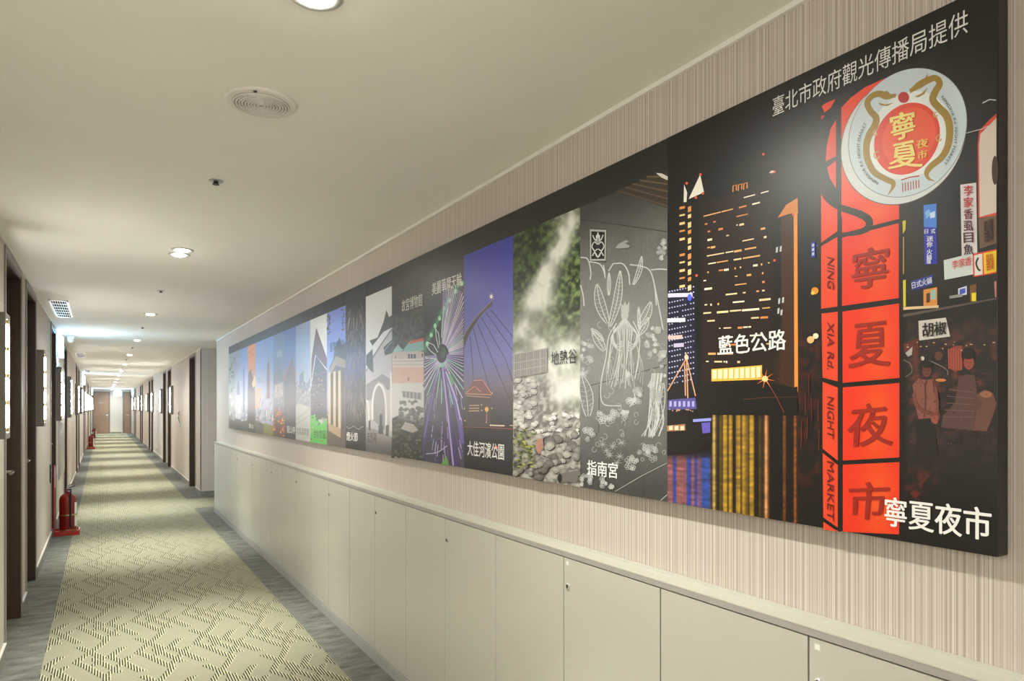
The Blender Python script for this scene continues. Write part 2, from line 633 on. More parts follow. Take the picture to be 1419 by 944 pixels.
L = units[-1][1] - units[0][0]
MB().box(-0.004, XW - XC - 0.001, 0, L + 0.012, TOP_Z - 0.003, TOP_Z).build('ledge_surface', M['top'], wt)
MB().box(-0.003, XW - XC - 0.001, 0, L + 0.012, DOOR_T + 0.001, TOP_Z - 0.003).build('shaded_edge', M['topedge_shade'], wt)
MB().box(0.058, XW - XC - 0.001, 0, L + 0.012, TOP_Z, TOP_Z + 0.006).build('back_strip', M['top'], wt)

# ------------------------------------------------------------------ downlights
ring = MB()
prof = [(0.040, 0.0), (0.040, -0.003), (0.046, -0.006), (0.060, -0.006), (0.066, -0.003), (0.066, 0.0)]
ring_me = MB().lathe(prof, 32).mesh('trim_ring', M['ring'], True)
# remove caps of the ring: build as an annulus
bm = bmesh.new()
bm.from_mesh(ring_me)
bmesh.ops.delete(bm, geom=[f for f in bm.faces if len(f.verts) > 4], context='FACES')
bm.to_mesh(ring_me)
bm.free()
lens_me = MB().lathe([(0.0, 0.0), (0.0405, 0.0), (0.0405, -0.004), (0.034, -0.010), (0.020, -0.014), (0.0, -0.0155)], 24).mesh('lamp_lens', M['lamp'], True)
spot_data = bpy.data.lights.new('downlight_beam', 'SPOT')
spot_data.energy = DOWN_W
spot_data.color = DOWN_COL
spot_data.spot_size = math.radians(165)
spot_data.spot_blend = 1.0
spot_data.shadow_soft_size = 0.04
beam_data = spot_data.copy()
beam_data.energy = BEAM_W
beam_data.spot_size = math.radians(60)


def downlight(x, y, label, energy=None):
    r = tag(empty('downlight', (x, y, H)), label, 'downlight', 'recessed ceiling downlights')
    link('trim_ring', ring_me, r)
    link('lamp_lens', lens_me, r)
    for ld in (spot_data, beam_data):
        if energy:
            ld = ld.copy()
            ld.energy *= energy
        s = bpy.data.objects.new('beam', ld)
        COL.objects.link(s)
        s.parent = r
        s.location = (0, 0, -0.03)
    return r


for k, y in enumerate(LIGHT_Y):
    if k == 1:
        downlight(0.432, 4.745, 'nearer of the paired round downlights set close together in the ceiling', 0.5)
        downlight(0.426, 4.895, 'farther of the paired round downlights set close together in the ceiling', 0.5)
    else:
        n = ['nearest to the camera', '', 'beyond the second sprinkler', 'in the blue glow of the exit sign'][k] if k < 4 else '%s from the camera' % ORD[k]
        downlight(LIGHT_X, y, 'small round recessed ceiling downlight, ' + n)
downlight(0.46, 1.49, 'added fill downlight beside the nearest one, above the camera view', 0.28)  # out of view, added to brighten the near ceiling and mural wall
downlight(0.46, -1.78, 'added fill downlight beside the first one behind the camera', 0.6)  # added as extra unseen light from behind the camera
for k, y in enumerate((-1.62, -4.89)):
    downlight(LIGHT_X, y, 'small round recessed downlight behind the camera, %s' % ('nearer', 'farther')[k])

# ------------------------------------------------------------------ sprinklers
esc_me = MB().lathe([(0.0, 0.0), (0.030, 0.0), (0.028, -0.004), (0.012, -0.005), (0.0, -0.005)], 20).mesh('escutcheon', M['ring'], True)
spr = MB().lathe([(0.0, -0.004), (0.008, -0.004), (0.008, -0.008), (0.005, -0.009), (0.005, -0.015), (0.015, -0.0155), (0.015, -0.017), (0.0, -0.017)], 14)
spr.box(-0.010, -0.006, -0.003, 0.003, -0.015, -0.004)
spr.box(0.006, 0.010, -0.003, 0.003, -0.015, -0.004)
spr_me = spr.mesh('sprinkler_head', M['darkmetal'], True)
for k, y in enumerate([3.224, 6.50, 9.60, 12.9, 16.2, 19.5]):
    r = tag(empty('sprinkler', (0.425, y, H)), 'small dark fire sprinkler in the ceiling, %s from the camera' % ORD[k], 'sprinkler', 'ceiling sprinklers')
    link('escutcheon', esc_me, r)
    link('sprinkler_head', spr_me, r)

# ------------------------------------------------------------------ ceiling speaker
sp = tag(empty('ceiling_speaker', (0.4415, 2.317, H)), 'large round ceiling speaker with ringed grille and wide flange', 'speaker')
MB().lathe([(0.0, 0.0), (0.1105, 0.0), (0.1105, -0.004), (0.106, -0.008), (0.088, -0.010), (0.0, -0.010)], 48).build('flange', M['speaker'], sp, True)
MB().lathe([(0.0, -0.0100), (0.0885, -0.0100), (0.0885, -0.0112), (0.0, -0.0112)], 48).build('grille_backing', M['grillegap'], sp, False)
gr_ = MB()
r_ = 0.0880
while r_ > 0.006:
    n_ = 48
    vs, fs = [], []
    for q in range(n_):
        a_ = 2 * PI * q / n_
        for rr, zz in ((r_, -0.0112), (r_ - 0.0005, -0.0142), (r_ - 0.0052, -0.0142), (r_ - 0.0057, -0.0112)):
            vs.append((rr * math.cos(a_), rr * math.sin(a_), zz))
    for q in range(n_):
        b_ = (q + 1) % n_
        for m_ in range(3):
            fs.append((4 * q + m_, 4 * b_ + m_, 4 * b_ + m_ + 1, 4 * q + m_ + 1))
    gr_.add(vs, fs)
    r_ -= 0.0092
gr_.build('grille', M['speaker'], sp, False)
MB().lathe([(0.0, -0.0095), (0.006, -0.0095), (0.006, -0.011), (0.0, -0.011)], 12, (-0.0352, -0.0907, 0)).build('screw', M['black'], sp)

# ------------------------------------------------------------------ ceiling vents
for k, (ya, yb) in enumerate([(7.55, 8.95), (14.55, 15.95), (21.3, 22.7)]):
    xa, xb = -0.43, -0.275
    r = tag(empty('ceiling_vent', ((xa + xb) / 2, (ya + yb) / 2, H)), 'slotted white air vent in the ceiling by the left wall, %s one' % ORD[k], 'vent', 'ceiling air vents')
    hx, hy = (xb - xa) / 2, (yb - ya) / 2
    MB().box(-hx + 0.01, hx - 0.01, -hy + 0.01, hy - 0.01, -0.002, 0.0).build('duct_shadow', M['dark'], r)
    fr = MB()
    fr.box(-hx, -hx + 0.018, -hy, hy, -0.008, 0)
    fr.box(hx - 0.018, hx, -hy, hy, -0.008, 0)
    fr.box(-hx, hx, -hy, -hy + 0.05, -0.008, 0)
    fr.box(-hx, hx, hy - 0.05, hy, -0.008, 0)
    fr.build('frame', M['white'], r)
    bl = MB().box(-0.0016, 0.0016, -hy + 0.05, hy - 0.05, -0.007, -0.002).mesh('blade', M['white'])
    for j in range(6):
        link('blade', bl, r, (-hx + 0.018 + (2 * hx - 0.036) * (j + 0.7) / 6.4, 0, 0))
    cr = MB().box(-hx + 0.018, hx - 0.018, -0.010, 0.010, -0.0075, -0.0015).mesh('crossbar', M['white'])
    for j in range(1, 6):
        link('crossbar', cr, r, (0, -hy + 0.05 + (2 * hy - 0.1) * j / 6, 0))


# ------------------------------------------------------------------ wall light boxes beside the doors
def box_meshes():
    D, W2, z0, z1 = 0.062, 0.21, 1.33, 2.005
    hs = MB()
    hs.box(0, D - 0.014, 0, W2, z0, z1)                 # back body
    hs.box(D - 0.014, D, 0, 0.03, z0, z1)               # near rail
    hs.box(D - 0.014, D, W2 - 0.03, W2, z0, z1)         # far rail
    hs.box(D - 0.014, D, 0.03, W2 - 0.03, z0, z0 + 0.03)
    hs.box(D - 0.014, D, 0.03, W2 - 0.03, z1 - 0.03, z1)
    seg = (z1 - z0 - 0.10) / 4
    lamps, brs = [], []
    for k in range(4):
        c = z0 + 0.05 + seg * (k + 0.5)
        lm = MB().lathe([(0.0, -seg / 2 + 0.012), (0.010, -seg / 2 + 0.014), (0.014, -seg / 2 + 0.03), (0.014, seg / 2 - 0.03), (0.010, seg / 2 - 0.014), (0.0, seg / 2 - 0.012)], 12, (D - 0.002, 0.052, c))
        lamps.append(lm.mesh('lamp', M['led'], True))
    for k in range(5):
        c = z0 + 0.05 + seg * k
        brs.append(MB().box(D - 0.014, D + 0.010, 0.036, 0.068, c - 0.010, c + 0.010).mesh('bracket', M['brass']))
    pn = MB().box(D - 0.014, D - 0.008, 0.085, W2 - 0.03, z0 + 0.03, z1 - 0.03).mesh('face_panel', M['white'])
    return hs.mesh('housing', M['bronze']), lamps, brs, pn


BM = box_meshes()


def light_box(loc, rz, label):
    r = tag(empty('wall_light_box', loc, rz), label, 'wall lamp', 'door-side wall light boxes')
    link('housing', BM[0], r)
    for me in BM[1]:
        link('lamp', me, r)
    for me in BM[2]:
        link('bracket', me, r)
    link('face_panel', BM[3], r)


for k, y in enumerate(BOX_L):
    light_box((XL, y, 0), 0, 'tall narrow lit lamp box on the left corridor wall, %s from the camera' % ORD[k])
for k, y in enumerate(BOX_R):
    # turned half round: its lamps sit toward the far edge of the box
    light_box((XR, y + 0.21, 0), PI, 'tall narrow lit lamp box on the right corridor wall, %s from the camera' % ORD[k])
light_box((XL, -2.35, 0), 0, 'tall narrow lit lamp box on the left wall behind the camera')
light_box((XL, 0.47, 0), 0, 'added fill lamp box on the left wall beside the camera, out of view')  # unseen, repeats the box spacing, added to light the mural wall


# ------------------------------------------------------------------ exit / emergency signs
def wall_sign(x, y, rz, label, red):
    r = tag(empty('exit_sign', (x, y, 0), rz), label, 'exit sign', 'lit emergency signs')
    MB().box(0, 0.02, 0, 0.36, 2.15, 2.42).build('sign_housing', M['white'], r)
    MB().box(0.02, 0.062, 0.006, 0.354, 2.156, 2.414).build('glowing_face', M['sign'], r)
    if red:
        MB().lathe([(0.0, 0.0), (0.026, 0.0), (0.026, 0.02), (0.016, 0.04), (0.0, 0.044)], 14, (0.02, 0.10, 2.42)).build('indicator_lamp', M['indicator'], r, True)
    return r


wall_sign(XL, 10.5, 0, 'bright bluish lit emergency sign with red lamp, high on left wall, nearest', True)
wall_sign(XL, 23.2, 0, 'bluish lit emergency sign high on left wall, in mid corridor', False)
wall_sign(XL, 41.6, 0, 'bluish lit emergency sign high on left wall near the end doors', False)
wall_sign(XR, 42.2, PI, 'bluish lit emergency sign high on right wall near the end doors', False)
r = tag(empty('exit_sign', (0.72, 43.6, H)), 'bright bluish exit sign hanging from the ceiling before the end wall', 'exit sign', 'lit emergency signs')
MB().box(-0.19, 0.19, -0.03, 0.03, -0.36, -0.10).build('glowing_face', M['signdim'], r)
for sx in (-0.12, 0.12):
    MB().lathe([(0.0, -0.10), (0.007, -0.10), (0.007, 0.0), (0.0, 0.0)], 8, (sx, 0, 0)).build('hanger_rod', M['white'], r)

# small dome fixture by the first sign
r = tag(empty('dome_camera', (-0.385, 11.4, H)), 'small white dome fixture hanging below the ceiling in the blue glow', 'dome camera')
MB().lathe([(0.0, 0.0), (0.048, 0.0), (0.048, -0.022), (0.0, -0.022)], 20).build('base', M['white'], r, True)
MB().lathe([(0.0, -0.022), (0.042, -0.022), (0.042, -0.045), (0.034, -0.066), (0.018, -0.079), (0.0, -0.082)], 20).build('dome', M['white'], r, True)

# ------------------------------------------------------------------ fire equipment on the left
# hydrant cabinet between the third and fourth doors
r = tag(empty('hydrant_cabinet', (XL, 10.75, 0)), 'tall pale steel wall cabinet with glossy door on left wall above the first extinguisher', 'wall cabinet')
MB().box(0, 0.018, 0, 1.30, 0.55, 2.06).build('frame', M['steel'], r)
MB().box(0.018, 0.026, 0.04, 1.26, 0.59, 2.02).build('door', M['steel'], r)
MB().box(0.026, 0.042, 0.10, 0.13, 1.15, 1.30).build('pull_handle', M['chrome'], r)


def extinguisher(x, y, label, stand_label, group_i, with_sign):
    if with_sign:
        st = tag(empty('extinguisher_stand', (x, y, 0)), stand_label, 'stand', 'fire extinguisher stands')
        b = MB().box(-0.118, 0.14, -0.125, 0.125, 0.0025, 0.035)
        b.box(-0.118, 0.14, -0.125, -0.112, 0.035, 0.055)
        b.box(-0.118, 0.14, 0.112, 0.125, 0.035, 0.055)
        b.box(0.127, 0.14, -0.112, 0.112, 0.035, 0.055)
        b.build('tray', M['redplastic'], st)
        MB().box(-0.118, -0.106, -0.10, 0.02, 0.035, 0.82).build('sign_board', M['redplastic'], st)
        MB().box(-0.106, -0.1045, -0.085, 0.005, 0.56, 0.80).build('sign_panel', M['white'], st)
        z0 = 0.0365
    else:
        z0 = 0.0025
    e = tag(empty('fire_extinguisher', (x + 0.02, y, z0)), label, 'extinguisher', 'fire extinguishers on the floor')
    R = 0.088
    MB().lathe([(0.0, 0.0), (R - 0.006, 0.0), (R, 0.012), (R, 0.37), (R - 0.008, 0.405), (0.055, 0.435), (0.03, 0.45), (0.026, 0.47), (0.0, 0.47)], 28).build('cylinder', M['red'], e, True)
    MB().lathe([(R + 0.0005, 0.19), (R + 0.003, 0.19), (R + 0.003, 0.205), (R + 0.0005, 0.205)], 28).build('strap', M['brass'], e)
    MB().lathe([(R + 0.0003, 0.002), (R + 0.002, 0.002), (R + 0.002, 0.03), (R + 0.0003, 0.03)], 28).build('foot_ring', M['brass'], e)
    # label sheet wrapped on the front
    n = 8
    vs, fs = [], []
    for k in range(n + 1):
        a = math.radians(-40 + 65 * k / n)
        for zz in (0.06, 0.34):
            vs.append(((R + 0.0012) * math.cos(a), (R + 0.0012) * math.sin(a), zz))
    for k in range(n):
        fs.append((2 * k, 2 * k + 2, 2 * k + 3, 2 * k + 1))
    MB().add(vs, fs).build('label_sheet', M['white'], e)
    v = MB().lathe([(0.0, 0.47), (0.022, 0.47), (0.022, 0.50), (0.014, 0.51), (0.0, 0.51)], 12)
    v.build('valve', M['chrome'], e, True)
    h = MB().tube([(-0.01, 0, 0.505), (0.03, -0.01, 0.52), (0.08, -0.03, 0.535)], 0.009)
    h.tube([(-0.01, 0, 0.525), (0.03, -0.01, 0.548), (0.085, -0.03, 0.575)], 0.008)
    h.build('lever', M['chrome'], e, True)
    MB().tube([(0.0, -0.02, 0.49), (0.03, -0.08, 0.50), (0.03, -0.112, 0.44), (0.03, -0.108, 0.30), (0.03, -0.104, 0.14), (0.032, -0.103, 0.06)], 0.011).build('hose', M['black'], e, True)
    return e


extinguisher(-0.37, 9.62, 'large dark red fire extinguisher nearest the camera, standing on a red tray', 'red tray with upright sign board under the nearest fire extinguisher', 0, True)
extinguisher(-0.37, 28.9, 'second fire extinguisher along the left wall, on a red tray', 'red tray with upright sign board under the second fire extinguisher', 1, True)
extinguisher(-0.37, 38.5, 'farthest fire extinguisher on the carpet close to the end door', '', 2, False)

# small wall plates
r = tag(empty('call_button', (XL, 9.12, 0)), 'slim dark wall plate on left wall just before the third door', 'wall plate')
MB().box(0, 0.012, 0, 0.09, 0.66, 0.86).build('plate', M['black'], r, bevel=0.002)
MB().lathe([(0.0, 0.012), (0.014, 0.012), (0.014, 0.018), (0.0, 0.018)], 12, (0, 0.045, 0.79), 'X').build('button', M['chrome'], r)
r = tag(empty('power_outlet', (XR, 23.2, 0)), 'small white power outlet low on the right corridor wall', 'outlet')
MB().box(-0.010, 0, -0.06, 0.06, 0.29, 0.40).build('plate', M['white'], r, bevel=0.002)
for dy in (-0.025, 0.025):
    MB().box(-0.0115, -0.010, dy - 0.012, dy + 0.012, 0.33, 0.36).build('socket', M['casing'], r)
r = tag(empty('wall_phone', (XR, 16.2, 0)), 'grey wall plate with curved handset hung above it on the right wall', 'wall phone')
MB().box(-0.02, 0, -0.15, 0.05, 1.09, 1.19).build('base_plate', M['ring'], r, bevel=0.004)
MB().tube([(-0.03, -0.16, 1.40), (-0.045, -0.12, 1.36), (-0.045, -0.13, 1.29), (-0.03, -0.10, 1.25)], 0.017).build('handset', M['ring'], r, True)
MB().box(-0.03, 0, -0.17, -0.09, 1.32, 1.34).build('hook', M['ring'], r)
MB().tube([(-0.02, -0.10, 1.25), (-0.03, -0.15, 1.22), (-0.02, -0.13, 1.18)], 0.006).build('cord', M['black'], r)

# =================================================================== THE MURAL
XP = 1.415                      # front plane of the mural board
XB = [1381, 1106, 925, 804, 711, 643, 587.5, 543, 507, 479, 453, 430, 410, 393.9, 379, 365.5, 353.9, 343.4, 334.5, 325.5, 317]
YB_X = [317, 393.6, 506.6, 642.2, 711.7, 803.2, 925, 1105.7, 1139.7, 1388.7]
YB_Y = [596.1, 609.9, 628.8, 651.2, 664.5, 678.8, 700, 728.9, 735.5, 770]
YT_X = [317, 410, 480, 520, 644, 700, 819, 910, 1060, 1333, 1400]
YT_Y = [479, 433, 401, 383, 323, 297, 240.5, 198, 125.5, 0, -31]
ZB, ZT = 1.2236, 2.287


def plane_y(x):
    return XP * (1286.5 / (x - 142.0) - 0.6)


def UV(x, y):
    """position on the flat mural (metres along the wall, height) of a traced point."""
    x = np.asarray(x, float)
    y = np.asarray(y, float)
    yb = np.interp(x, YB_X, YB_Y)
    yt = np.interp(x, YT_X, YT_Y)
    t = (yb - y) / (yb - yt)
    return plane_y(x), ZB + t * (ZT - ZB)


def invt(x, t):
    yb = np.interp(x, YB_X, YB_Y)
    yt = np.interp(x, YT_X, YT_Y)
    return yb - t * (yb - yt)


def fbm(x, y, seed=0, oct=4):
    """value noise on arrays"""
    out = np.zeros_like(np.asarray(x, float))
    amp, tot = 1.0, 0.0
    r0 = np.random.RandomState(seed)
    for o in range(oct):
        tab = r0.rand(64, 64)
        fx, fy = x * 2 ** o, y * 2 ** o
        ix, iy = np.floor(fx).astype(int), np.floor(fy).astype(int)
        ax, ay = fx - ix, fy - iy
        ax, ay = ax * ax * (3 - 2 * ax), ay * ay * (3 - 2 * ay)
        g = lambda i, j: tab[(i % 64), (j % 64)]
        v = (g(ix, iy) * (1 - ax) + g(ix + 1, iy) * ax) * (1 - ay) + (g(ix, iy + 1) * (1 - ax) + g(ix + 1, iy + 1) * ax) * ay
        out += v * amp
        tot += amp
        amp *= 0.5
    return out / tot


def lina(c):
    c = np.asarray(c, float) / 255.0
    return np.where(c <= 0.04045, c / 12.92, ((c + 0.055) / 1.055) ** 2.4)


INK_GAIN = 0.86


class Canvas:
    STEP = 0.00002
    MICRO = 0.000003

    def __init__(self):
        self.v, self.f, self.c = [], [], []
        self.n = 0
        self.layer = 0

    def _push(self, px, py, faces, cols):
        Y, Z = UV(px, py)
        X = np.full(len(Y), XP - 0.0003 - self.layer * self.STEP)
        o = self.n
        self.v.append(np.stack([X, Y, Z], 1))
        self.f += [tuple(i + o for i in f) for f in faces]
        self.layer += self.MICRO / self.STEP
        self.c.append(np.broadcast_to(lina(cols) * INK_GAIN, (len(Y), 3)))
        self.n += len(Y)

    def up(self):
        self.layer += 1

    def grid(self, xl, xr, t0, t1, nx, ny, fn):
        """fn(x, y, s, t) -> (..., 3) srgb colours"""
        inv = np.linspace(1.0 / (xl - 142), 1.0 / (xr - 142), nx + 1)     # even steps along the wall
        xs = 142 + 1.0 / inv
        ts = np.linspace(t0, t1, ny + 1)
        xx, tt = np.meshgrid(xs, ts)
        ss = np.broadcast_to(np.linspace(0, 1, nx + 1), xx.shape)
        yy = invt(xx, tt)
        col = np.clip(fn(xx, yy, ss, (tt - t0) / (t1 - t0)), 0, 255).reshape(-1, 3)
        fs = []
        for j in range(ny):
            for i in range(nx):
                a = j * (nx + 1) + i
                fs.append((a, a + 1, a + nx + 2, a + nx + 1))
        self._push(xx.ravel(), yy.ravel(), fs, col)
        self.up()

    def poly(self, pts, col, up=True, cols=None):
        p = np.asarray(pts, float)
        self._push(p[:, 0], p[:, 1], [tuple(range(len(p)))], cols if cols is not None else col)
        if up:
            self.up()

    def quads(self, qs, cols):
        for q, c in zip(qs, cols):
            self.poly(q, c, up=False)
        self.up()

    def line(self, pts, w, col, up=True, w1=None):
        p = np.asarray(pts, float)
        n = len(p)
        d = np.gradient(p, axis=0)
        d /= (np.linalg.norm(d, axis=1, keepdims=True) + 1e-9)
        nr = np.stack([-d[:, 1], d[:, 0]], 1)
        ww = np.linspace(w, w if w1 is None else w1, n)[:, None] / 2 if np.isscalar(w) else np.asarray(w)[:, None] / 2
        a, b = p + nr * ww, p - nr * ww
        q = np.concatenate([a, b])
        fs = [(i, i + 1, n + i + 1, n + i) for i in range(n - 1)]
        self._push(q[:, 0], q[:, 1], fs, col)
        if up:
            self.up()

    def ell(self, cx, cy, hx, hy, col, rho=0.0, n=48, up=True):
        a = np.linspace(0, 2 * PI, n, endpoint=False)
        x = cx + hx * (rho * np.sin(a) + math.sqrt(1 - rho * rho) * np.cos(a))
        y = cy + hy * np.sin(a)
        self.poly(np.stack([x, y], 1), col, up)

    def build(self, name, parent):
        me = bpy.data.meshes.new(name)
        V = np.concatenate(self.v)
        me.from_pydata(V.tolist(), [], self.f)
        at = me.color_attributes.new('ink', 'FLOAT_COLOR', 'POINT')
        C = np.concatenate(self.c)
        buf = np.ones((len(C), 4), np.float32)
        buf[:, :3] = C
        at.data.foreach_set('color', buf.ravel())
        me.materials.append(M['ink'])
        me.update()
        o = link(name, me, parent)
        return o


def catmull(pts, n=8):
    p = [np.asarray(q, float) for q in pts]
    p = [2 * p[0] - p[1]] + p + [2 * p[-1] - p[-2]]
    out = []
    for i in range(1, len(p) - 2):
        for k in range(n):
            t = k / n
            a, b, c, d = p[i - 1], p[i], p[i + 1], p[i + 2]
            out.append(0.5 * (2 * b + (c - a) * t + (2 * a - 5 * b + 4 * c - d) * t * t + (3 * b - a - 3 * c + d) * t ** 3))
    out.append(p[-2])
    return np.array(out)


# ---- lettering from the bundled font
_glyph = {}


def glyphs(s, bold=0.0):
    key = (s, bold)
    if key in _glyph:
        return _glyph[key]
    cu = bpy.data.curves.new('txt', 'FONT')
    cu.body = s
    cu.resolution_u = 3
    cu.offset = bold
    cu.fill_mode = 'BOTH'
    ob = bpy.data.objects.new('txt', cu)
    COL.objects.link(ob)
    dg = bpy.context.evaluated_depsgraph_get()
    me = bpy.data.meshes.new_from_object(ob.evaluated_get(dg))
    vs = np.array([v.co[:2] for v in me.vertices]) if len(me.vertices) else np.zeros((0, 2))
    fs = [tuple(p.vertices) for p in me.polygons]
    bpy.data.meshes.remove(me)
    bpy.data.objects.remove(ob)
    bpy.data.curves.remove(cu)
    _glyph[key] = (vs, fs)
    return _glyph[key]


class Lettering(Canvas):
    def __init__(self, layer):
        super().__init__()
        self.layer = layer

    def text_rect(self, s, xl, xr, t0, t1, col, bold=0.0):
        """text filling a rectangle of the mural plane"""
        vs, fs = glyphs(s)
        if len(vs) == 0:
            return
        lo, hi = vs.min(0), vs.max(0)
        ar = (hi[0] - lo[0]) / max(1e-6, hi[1] - lo[1])
        for n in self.bolden((vs - lo) / (hi - lo), ar, bold):
            inv = 1.0 / (xl - 142) + n[:, 0] * (1.0 / (xr - 142) - 1.0 / (xl - 142))
            x = 142 + 1.0 / inv
            y = invt(x, t0 + n[:, 1] * (t1 - t0))
            self._push(x, y, fs, col)

    def bolden(self, n, w_over_h, bold):
        """the glyph outlines shifted a little each way, for heavier strokes"""
        out = [n]
        if bold > 0:
            for dx, dy in ((1, 0), (-1, 0), (0, .45), (0, -.45)):
                out.append(n + np.array([dx * bold / w_over_h, dy * bold]))
        return out

    def text_box(self, s, pts, col, bold=0.0):
        """text filling a traced quadrilateral: top-left, top-right, bottom-right, bottom-left"""
        vs, fs = glyphs(s)
        if len(vs) == 0:
            return
        lo, hi = vs.min(0), vs.max(0)
        ar = (hi[0] - lo[0]) / max(1e-6, hi[1] - lo[1])
        tl, tr, br, bl = [np.asarray(p, float) for p in pts]
        for n in self.bolden((vs - lo) / np.maximum(hi - lo, 1e-6), ar, bold):
            a, b = n[:, :1], n[:, 1:]
            p = (bl * (1 - a) + br * a) * (1 - b) + (tl * (1 - a) + tr * a) * b
            self._push(p[:, 0], p[:, 1], fs, col)

    def text_path(self, s, path, size, col, bold=0.0):
        """letters one by one along a traced curve, tops to the left of travel"""
        p = catmull(path, 12)
        seg = np.linalg.norm(np.diff(p, axis=0), axis=1)
        cum = np.concatenate([[0], np.cumsum(seg)])
        adv = []
        for ch in s:
            if ch == ' ':
                adv.append(0.32)
            else:
                vs, fs = glyphs(ch)
                adv.append(max(0.2, (vs[:, 0].max() - vs[:, 0].min())) + 0.10)
        tot = sum(adv)
        k = cum[-1] / tot
        pos = 0.0
        for ch, a in zip(s, adv):
            mid = (pos + a / 2) * k
            pos += a
            if ch == ' ':
                continue
            c = np.array([np.interp(mid, cum, p[:, 0]), np.interp(mid, cum, p[:, 1])])
            e = 1.0
            c2 = np.array([np.interp(mid + e, cum, p[:, 0]), np.interp(mid + e, cum, p[:, 1])])
            c1 = np.array([np.interp(mid - e, cum, p[:, 0]), np.interp(mid - e, cum, p[:, 1])])
            d = (c2 - c1) / (np.linalg.norm(c2 - c1) + 1e-9)
            upv = np.array([d[1], -d[0]])
            vs, fs = glyphs(ch)
            cx = (vs[:, 0].max() + vs[:, 0].min()) / 2
            q = c + np.outer((vs[:, 0] - cx) * k, d) + np.outer((vs[:, 1] - 0.35) * size, upv)
            self._push(q[:, 0], q[:, 1], fs, col)


mural = tag(empty('wall_mural', (0, 0, 0)), 'very long black printed photo mural of city sights on the striped wall', 'mural')
yr, yl = plane_y(1381) - 0.002, plane_y(317) + 0.004
bd = MB().box(XP, XW, yr, yl, ZB - 0.001, ZT + 0.001)
bd.build('backing_board', M['board'], mural, bevel=0.004)


def const(c):
    return lambda x, y, s, t: np.broadcast_to(np.array(c, float), x.shape + (3,))


def mixc(a, b, f):
    f = np.clip(f, 0, 1)[..., None]
    return np.asarray(a, float) * (1 - f) + np.asarray(b, float) * f


def smooth(e0, e1, v):
    t = np.clip((v - e0) / (e1 - e0), 0, 1)
    return t * t * (3 - 2 * t)


def Zm(ox, oy, sc):
    """zoomed tracing coordinates -> traced points"""
    def f(pts):
        return [(ox + a / sc, oy + b / sc) for a, b in pts]
    return f


def panel(name_label, cv, lets=()):
    o = cv.build('photo_panel', mural)
    o['label'] = name_label
    for lt in lets:
        if lt.n:
            lt.build('lettering', o)
    return o


TOPT = 0.91

# ------------------------------------------------------------- panel 1: night market lantern tower
cv = Canvas()


def bg1(x, y, s, t):
    n = fbm(x / 9, y / 9, 3, 4)
    c = np.broadcast_to(np.array((15, 13, 12.0)), x.shape + (3,))
    crowd = smooth(1250, 1262, x) * smooth(425, 470, y) * (1 - smooth(600, 720, y))
    c = mixc(c, (56, 47, 46), crowd * (0.45 + 0.9 * (n - 0.3)))
    red = smooth(1250, 1262, x) * np.exp(-((y - 520) / 70) ** 2) * smooth(0.45, 0.75, n)
    c = mixc(c, (120, 52, 42), red * 0.75)
    upper = smooth(1250, 1262, x) * smooth(280, 330, y) * (1 - smooth(400, 430, y))
    c = mixc(c, (34, 30, 30), upper * 0.8)
    stall = (1 - smooth(1134, 1140, x)) * smooth(430, 480, y) * (1 - smooth(640, 730, y))
    c = mixc(c, (62, 24, 15), stall * smooth(0.35, 0.7, n))
    low = smooth(1250, 1262, x) * smooth(640, 670, y) * (1 - smooth(690, 720, y)) * (1 - smooth(1280, 1310, x))
    c = mixc(c, (110, 35, 30), low * smooth(0.5, 0.75, n))
    return c


cv.grid(1106, 1381, 0, 1, 90, 200, bg1)
OR, OR2 = (240, 66, 30), (226, 58, 28)


def ogrid(x0, x1, tl, tr, br, bl, seed):
    """glowing orange panel with a soft hot centre of the printed lamp"""
    n = 10
    qs = []
    P = lambda a, b: ((tl[0] * (1 - a) + tr[0] * a) * (1 - b) + (bl[0] * (1 - a) + br[0] * a) * b,
                      (tl[1] * (1 - a) + tr[1] * a) * (1 - b) + (bl[1] * (1 - a) + br[1] * a) * b)
    pts, cols, fs = [], [], []
    for j in range(n + 1):
        for i in range(n + 1):
            a, b = i / n, j / n
            pts.append(P(a, b))
            g = math.exp(-((a - 0.62) / 0.28) ** 2 - ((b - 0.5) / 0.6) ** 2)
            cols.append((236 + 8 * g, 52 + 36 * g, 24 + 8 * g))
    for j in range(n):
        for i in range(n):
            k = j * (n + 1) + i
            fs.append((k, k + 1, k + n + 2, k + n + 1))
    p = np.array(pts)
    cv._push(p[:, 0], p[:, 1], fs, np.array(cols))


# lantern tower: upper curved cap, left and front panes
z1 = Zm(1120, 80, 4.29)
cv.poly(z1([(190, 310), (250, 245), (340, 180), (460, 128), (600, 300), (540, 880), (530, 960), (200, 960), (190, 900)]), OR, up=False)
cv.poly(z1([(165, 372), (132, 430), (110, 530), (104, 620), (165, 592)]), OR2, up=False)
cv.poly(z1([(165, 612), (112, 655), (128, 720), (165, 782)]), OR2, up=False)
cv.poly(z1([(80, 290), (110, 270), (162, 250), (135, 300), (97, 330)]), OR, up=False)
cv.poly(z1([(75, 350), (98, 345), (80, 372)]), OR2, up=False)
LP = [((1138, 269.5), (1160.5, 289), (1160.5, 322), (1138, 338)), ((1138, 343), (1160.5, 330), (1160.5, 427), (1138, 430)),
      ((1138.5, 437), (1161, 434), (1161, 531), (1140, 526)), ((1140, 532), (1161.3, 540), (1161.7, 642), (1140, 625)),
      ((1140, 631), (1161.7, 648), (1161.7, 735), (1141, 721)), ((1141, 727), (1161, 740), (1151, 739), (1141, 738))]
